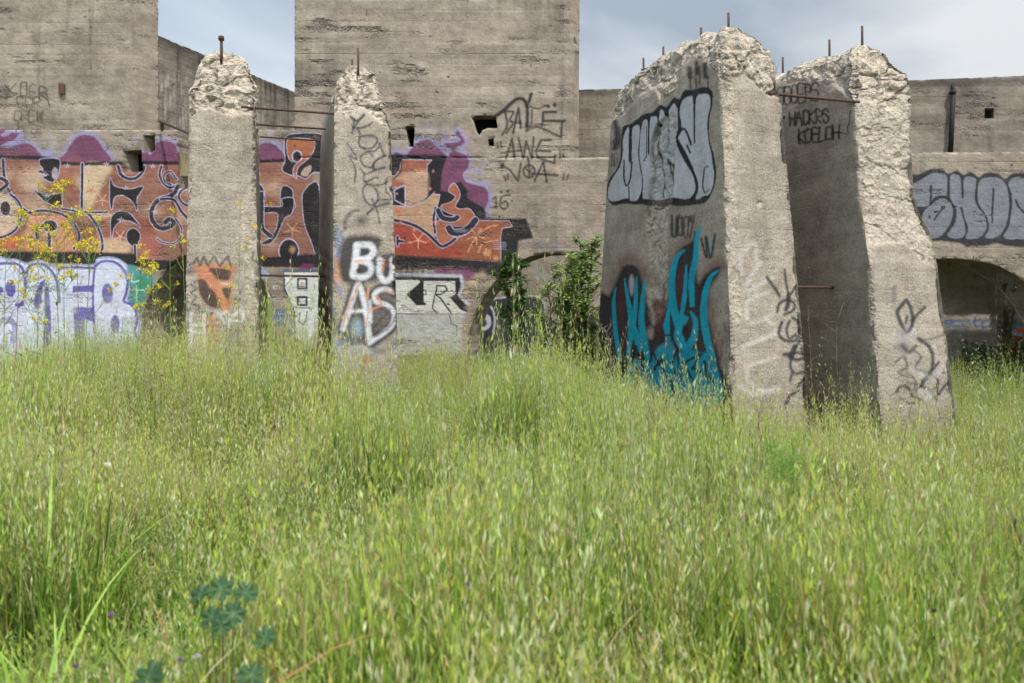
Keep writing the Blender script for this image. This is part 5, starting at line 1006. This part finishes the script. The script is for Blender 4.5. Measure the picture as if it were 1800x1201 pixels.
# dead wood
def dry(name, label, pts, rad, twigs, seed, cat='dry stem', Lt=.2):
    r = random.Random(seed); mb = MB(); mb.tube(pts, [rad*(1-.7*i/(len(pts)-1)) for i in range(len(pts))], 6); root = mb.build(name, M['wood'], None, True, loc=tuple(pts[0])); tag(root, label, cat); tw = MB()
    for k in range(twigs):
        i = r.randint(1, len(pts)-2); q = Vector(pts[i]).lerp(Vector(pts[i+1]), r.random()); d = Vector((r.uniform(-1, 1), r.uniform(-.4, .4), r.uniform(0, 1))).normalized(); L_ = Lt*r.uniform(.4, 1); m_ = q+d*L_*.5; tw.tube([q, m_, m_+(d+Vector((r.uniform(-.5, .5), 0, .3))).normalized()*L_*.5], [rad*.4, rad*.3, rad*.12], 4)
    if twigs: tw.build('twig', M['wood'], root)
dry('dead_branch', 'long bare branch arching down across the right arch', [at(1650, 452, 14.9), at(1681, 463, 14.8), at(1722, 482, 14.7), at(1752, 502, 14.6), at(1780, 535, 14.5), at(1800, 568, 14.4), at(1812, 640, 14.3)], .028, 7, 2, 'branch', .5)
dry('dry_stem', 'pale forked dry stem in the shaded gap between the right buttresses', [at(1473, 690, 8.4), at(1471, 640, 8.4), at(1470, 590, 8.4), at(1471, 565, 8.4), at(1484, 530, 8.4)], .0035, 7, 3, Lt=.24)
dry('dry_stem', 'reddish tangle of dry twigs against the right edge of the big buttress', [at(1428, 700, 8.0), at(1426, 655, 8.0), at(1424, 610, 8.0), at(1420, 540, 8.0)], .003, 12, 4, Lt=.24)
dry('dry_stem', 'bare branching weed before the turquoise graffiti at the big buttress', [at(1085, 690, 8.6), at(1080, 650, 8.6), at(1072, 610, 8.6), at(1062, 575, 8.6)], .005, 26, 5, Lt=.2)
dry('dry_stem', 'dark forked stem standing in the left meadow below the first buttress', [at(316, 790, 4.6), at(318, 745, 4.6), at(322, 712, 4.6), at(333, 676, 4.6)], .005, 5, 6, Lt=.16)
dry('dry_stem', 'thin dark stem in front of the rightmost buttress', [at(1585, 790, 5.2), at(1600, 720, 5.2), at(1612, 690, 5.2), at(1608, 620, 5.2)], .0035, 3, 8, Lt=.1)
# ------------------------------------------------------------------ mallow with lobed leaves, close by
def mallow(label, base, leaves, seed):
    r = random.Random(seed); base = Vector(base); root = empty('mallow_plant', base, label, 'leafy plant'); st = MB()
    for (px, py, Yd, rad, tx, ty) in leaves:
        c = at(px, py, Yd); st.tube([base, base.lerp(c, .5)+Vector((0, .01, .03)), c], [.003, .0025, .002], 5, (.14, .16, .06), False)
        nrm = Vector((tx, ty, 1)).normalized(); a = nrm.cross(Vector((0, 1, .1))).normalized(); b = nrm.cross(a); mb = MB(); n = 70; vs = [c]
        for k in range(n+1):
            th = math.pi*(-.93)+2*math.pi*.93*k/n; lobe = abs(math.cos(th*3.5*1.0)); rr = rad*(.62+.38*lobe**.8)*(1+.04*math.sin(th*23)); up = rad*(.3*lobe+.1*math.sin(th*2+seed)); e_ = a*math.sin(th)-b*math.cos(th)
            vs += [c+e_*rr*.5+nrm*(up*.5), c+e_*rr+nrm*(up-.12*rad*(rr/rad)**2)]
        tt = []; qq = []
        for k in range(n): tt.append((0, 1+2*k, 3+2*k)); qq.append((1+2*k, 2+2*k, 4+2*k, 3+2*k))
        kk = r.uniform(.85, 1.2); mb.add(vs, qq, tt, (.04*kk, .095*kk, .035*kk))
        for l_ in range(7):
            th = math.pi*2*l_/7*.93+.45-math.pi*.93; e_ = a*math.sin(th)-b*math.cos(th); sd_ = e_.cross(nrm); mb.ribbon([c+nrm*.002, c+e_*rad*.45+nrm*rad*.1, c+e_*rad*.85+nrm*rad*.07], [.0009, .0007, .0003], sd_, (.09, .18, .07))
        mb.build('leaf', M['leaf'], root, True)
    st.build('stem', M['leaf'], root)
mallow('dark green mallow with a cluster of lobed leaves in the left foreground', (at(392, 0, 2.08).x, 2.1, .02), [(352, 1046, 2.12, .033, -.5, -.8), (389, 1036, 2.08, .036, .1, -1.2), (432, 1044, 2.12, .034, .5, -.7), (372, 1086, 2.0, .03, -.4, -1.3), (410, 1080, 2.0, .034, .4, -1.2), (390, 1102, 1.98, .027, 0, -1.6)], 1)
mallow('single ribbed mallow leaf right of the mallow cluster', (at(470, 0, 2.02).x, 2.05, .02), [(466, 1122, 2.0, .032, -.3, -1.0)], 2)
mallow('pale mallow leaves low down at the bottom edge left of centre', (at(262, 0, 1.78).x, 1.8, .02), [(262, 1192, 1.75, .04, -.3, -.9), (440, 1190, 1.78, .034, .2, -.7)], 3)
# bright feathery fennel, out of focus
def feather(label, px, py, Yd, n, R_, H_, seed):
    r = random.Random(seed); c = at(px, py, Yd); base = Vector((c.x, Yd, float(gz(c.x, Yd)))); root = empty('fennel_plant', base, label, 'leafy plant'); mb = MB(); st = MB()
    for k in range(6):
        tp = c+Vector((r.uniform(-.6, .6)*R_, r.uniform(-.3, .3)*R_, r.uniform(-.06, .06))); st.tube([base, base.lerp(tp, .5), tp], [.004, .003, .001], 5, (.2, .28, .07), False)
        for j in range(n):
            q = base.lerp(tp, r.uniform(.86, 1.04)); d = Vector((r.gauss(0, 1), r.gauss(0, 1), r.uniform(.2, 1.4))).normalized(); L_ = r.uniform(.04, .09); s_ = d.cross(Vector((0, 1, .2))).normalized(); mb.ribbon([q, q+d*L_*.5, q+d*L_-UP*.008], [.0013, .001, .0003], s_, (.2, .36, .06))
    st.build('stem', M['leaf'], root); mb.build('leaves', M['leaf'], root)
feather('bright green feathery plant among the oats below the right buttresses', 1405, 806, 3.3, 60, .2, .3, 1)
# long-bladed reed grass clumps in the left foreground
def reed(label, px, Yd, n, H_, seed, arr=None):
    r = random.Random(seed); x = at(px, 0, Yd).x; base = Vector((x, Yd, float(gz(x, Yd)))); mb = MB()
    for k in range(n):
        az = r.uniform(0, 6.28); el = 1.5; lean = r.uniform(.5, 1.5); d = Vector((math.cos(az), math.sin(az), 0)); p = base+Vector((r.gauss(0, .04), r.gauss(0, .04), 0)); pts = [p]; L_ = H_*r.uniform(.7, 1.25)
        for j in range(8): p = p+(d*math.cos(el)+UP*math.sin(el))*L_/8; pts.append(p); el -= lean/8*(1+j*.15)
        W_ = r.uniform(.005, .0095); mb.ribbon(pts, [W_*.8, W_, W_, W_, W_*.95, W_*.8, W_*.6, W_*.35, W_*.05], Vector((-d.y, d.x, r.uniform(-.3, .3))).normalized(), r.choice([(.22, .4, .05), (.3, .5, .07), (.36, .52, .11), (.15, .27, .04), (.45, .38, .2), (.42, .2, .08)]))
    o = mb.build('reed_grass', M['leaf'], None, loc=tuple(base)); tag(o, label, 'grass clump')
for i, (px, Yd, n, h_, l_) in enumerate(((175, 1.75, 20, .8, 'clump of wide arching blades at the lower left, nearest the camera'), (60, 2.3, 24, .86, 'wide-bladed clump near the left edge'), (300, 2.6, 14, .8, 'wide-bladed clump above the mallow leaves'), (130, 3.2, 20, .88, 'tall wide-bladed clump in the left middle of the meadow'), (1440, 2.5, 9, .68, 'wide-bladed clump below the feathery plant'), (690, 10.4, 22, .8, 'coarse grass clump at the foot of the second buttress'), (1120, 10.6, 14, .6, 'coarse grass clump beside the foot of the big buttress'), (950, 9.2, 14, .62, 'coarse dark clump in the middle of the meadow'))): reed(l_, px, Yd, n, h_, 60+i)
# dry grass rooted on broken concrete
def tuft(label, p, n, H_, seed, col=(.5, .42, .24)):
    r = random.Random(seed); mb = MB(); p = Vector(p)
    for k in range(n):
        az = r.uniform(0, 6.28); q = p+Vector((r.gauss(0, .05), r.gauss(0, .04), 0)); L_ = H_*r.uniform(.4, 1); t_ = q+Vector((math.cos(az)*L_*.35, math.sin(az)*L_*.3, L_)); mb.ribbon([q, q.lerp(t_, .5)+UP*L_*.08, t_], [.0025, .002, .0004], Vector((1, .2, 0)).normalized(), col)
    o = mb.build('dry_grass', M['leaf'], None, loc=tuple(p)); tag(o, label, 'grass tuft')
tuft('straw-coloured grass growing in the notch of the wall beside the first buttress', at(325, 310, 14.1), 90, .6, 3); tuft('thin dead grass on the broken crest of the rightmost buttress', at(1420, 132, 9.7), 9, .26, 4, (.2, .17, .13)); tuft('few dead grass blades on the low crest in the gap of the right pair', at(1362, 132, 10.0), 7, .16, 5, (.2, .17, .13))
# ------------------------------------------------------------------ scattered small flowers
def thistle(px, py, Yd, label, col, seed, s_=1.0):
    r = random.Random(seed); c = at(px, py, Yd); base = Vector((c.x+.02, Yd, float(gz(c.x, Yd)))); root = empty('meadow_flower', base, label, 'wildflower', 'small flowers scattered in the meadow'); st = MB(); st.tube([base, base.lerp(c, .6)+Vector((.01, 0, 0)), c], [.002, .0016, .0012], 5, (.2, .24, .1)); st.build('stem', M['leaf'], root); mb = MB()
    for k in range(16):
        d = Vector((r.gauss(0, .5), r.gauss(0, .5), r.uniform(.3, 1))).normalized(); mb.leaf(c, d, .013*s_, .003*s_, Vector((.3, .9, .1)), col)
    mb.build('flower_head', M['petal'], root)
VIO = (.34, .16, .42); CRM = (.8, .76, .66); PNK = (.6, .36, .5)
for i, (px, py, Yd, l_, c_, s_) in enumerate(((285, 661, 6.4, 'dark violet thistle bud in the grass left of the first buttress', (.25, .07, .28), 1.3), (195, 688, 5.6, 'small lilac flower left of the forked stem', VIO, 1), (241, 699, 5.5, 'pale lilac flower beside the forked stem', (.5, .4, .6), 1), (195, 1083, 1.95, 'lilac flower left of the mallow cluster', VIO, .8), (317, 1163, 1.78, 'lilac flower below the mallow cluster', VIO, .8), (347, 1156, 1.8, 'whitish lilac flower under the mallow cluster', (.6, .52, .66), .8), (133, 1175, 1.75, 'violet flower at the bottom left corner', (.22, .08, .26), .8),
  (188, 822, 3.6, 'white husk cluster in the left meadow', CRM, 2.2), (81, 755, 4.4, 'small white husk near the left edge', CRM, 1.4), (1583, 715, 5.6, 'cream husk before the rightmost buttress', CRM, 1.2), (1245, 712, 5.6, 'cream seed husk below the turquoise flames', CRM, 1.6), (1642, 1077, 2.0, 'dark bud low on the right side of the meadow', PUR[0:0] or (.14, .06, .1), .9), (822, 1028, 2.3, 'tiny lilac flower in the centre foreground', VIO, .8), (580, 659, 7.0, 'orange poppy petal near the second buttress', (.8, .2, .05), 1.0))): thistle(px, py, Yd, l_, c_, 200+i, s_)
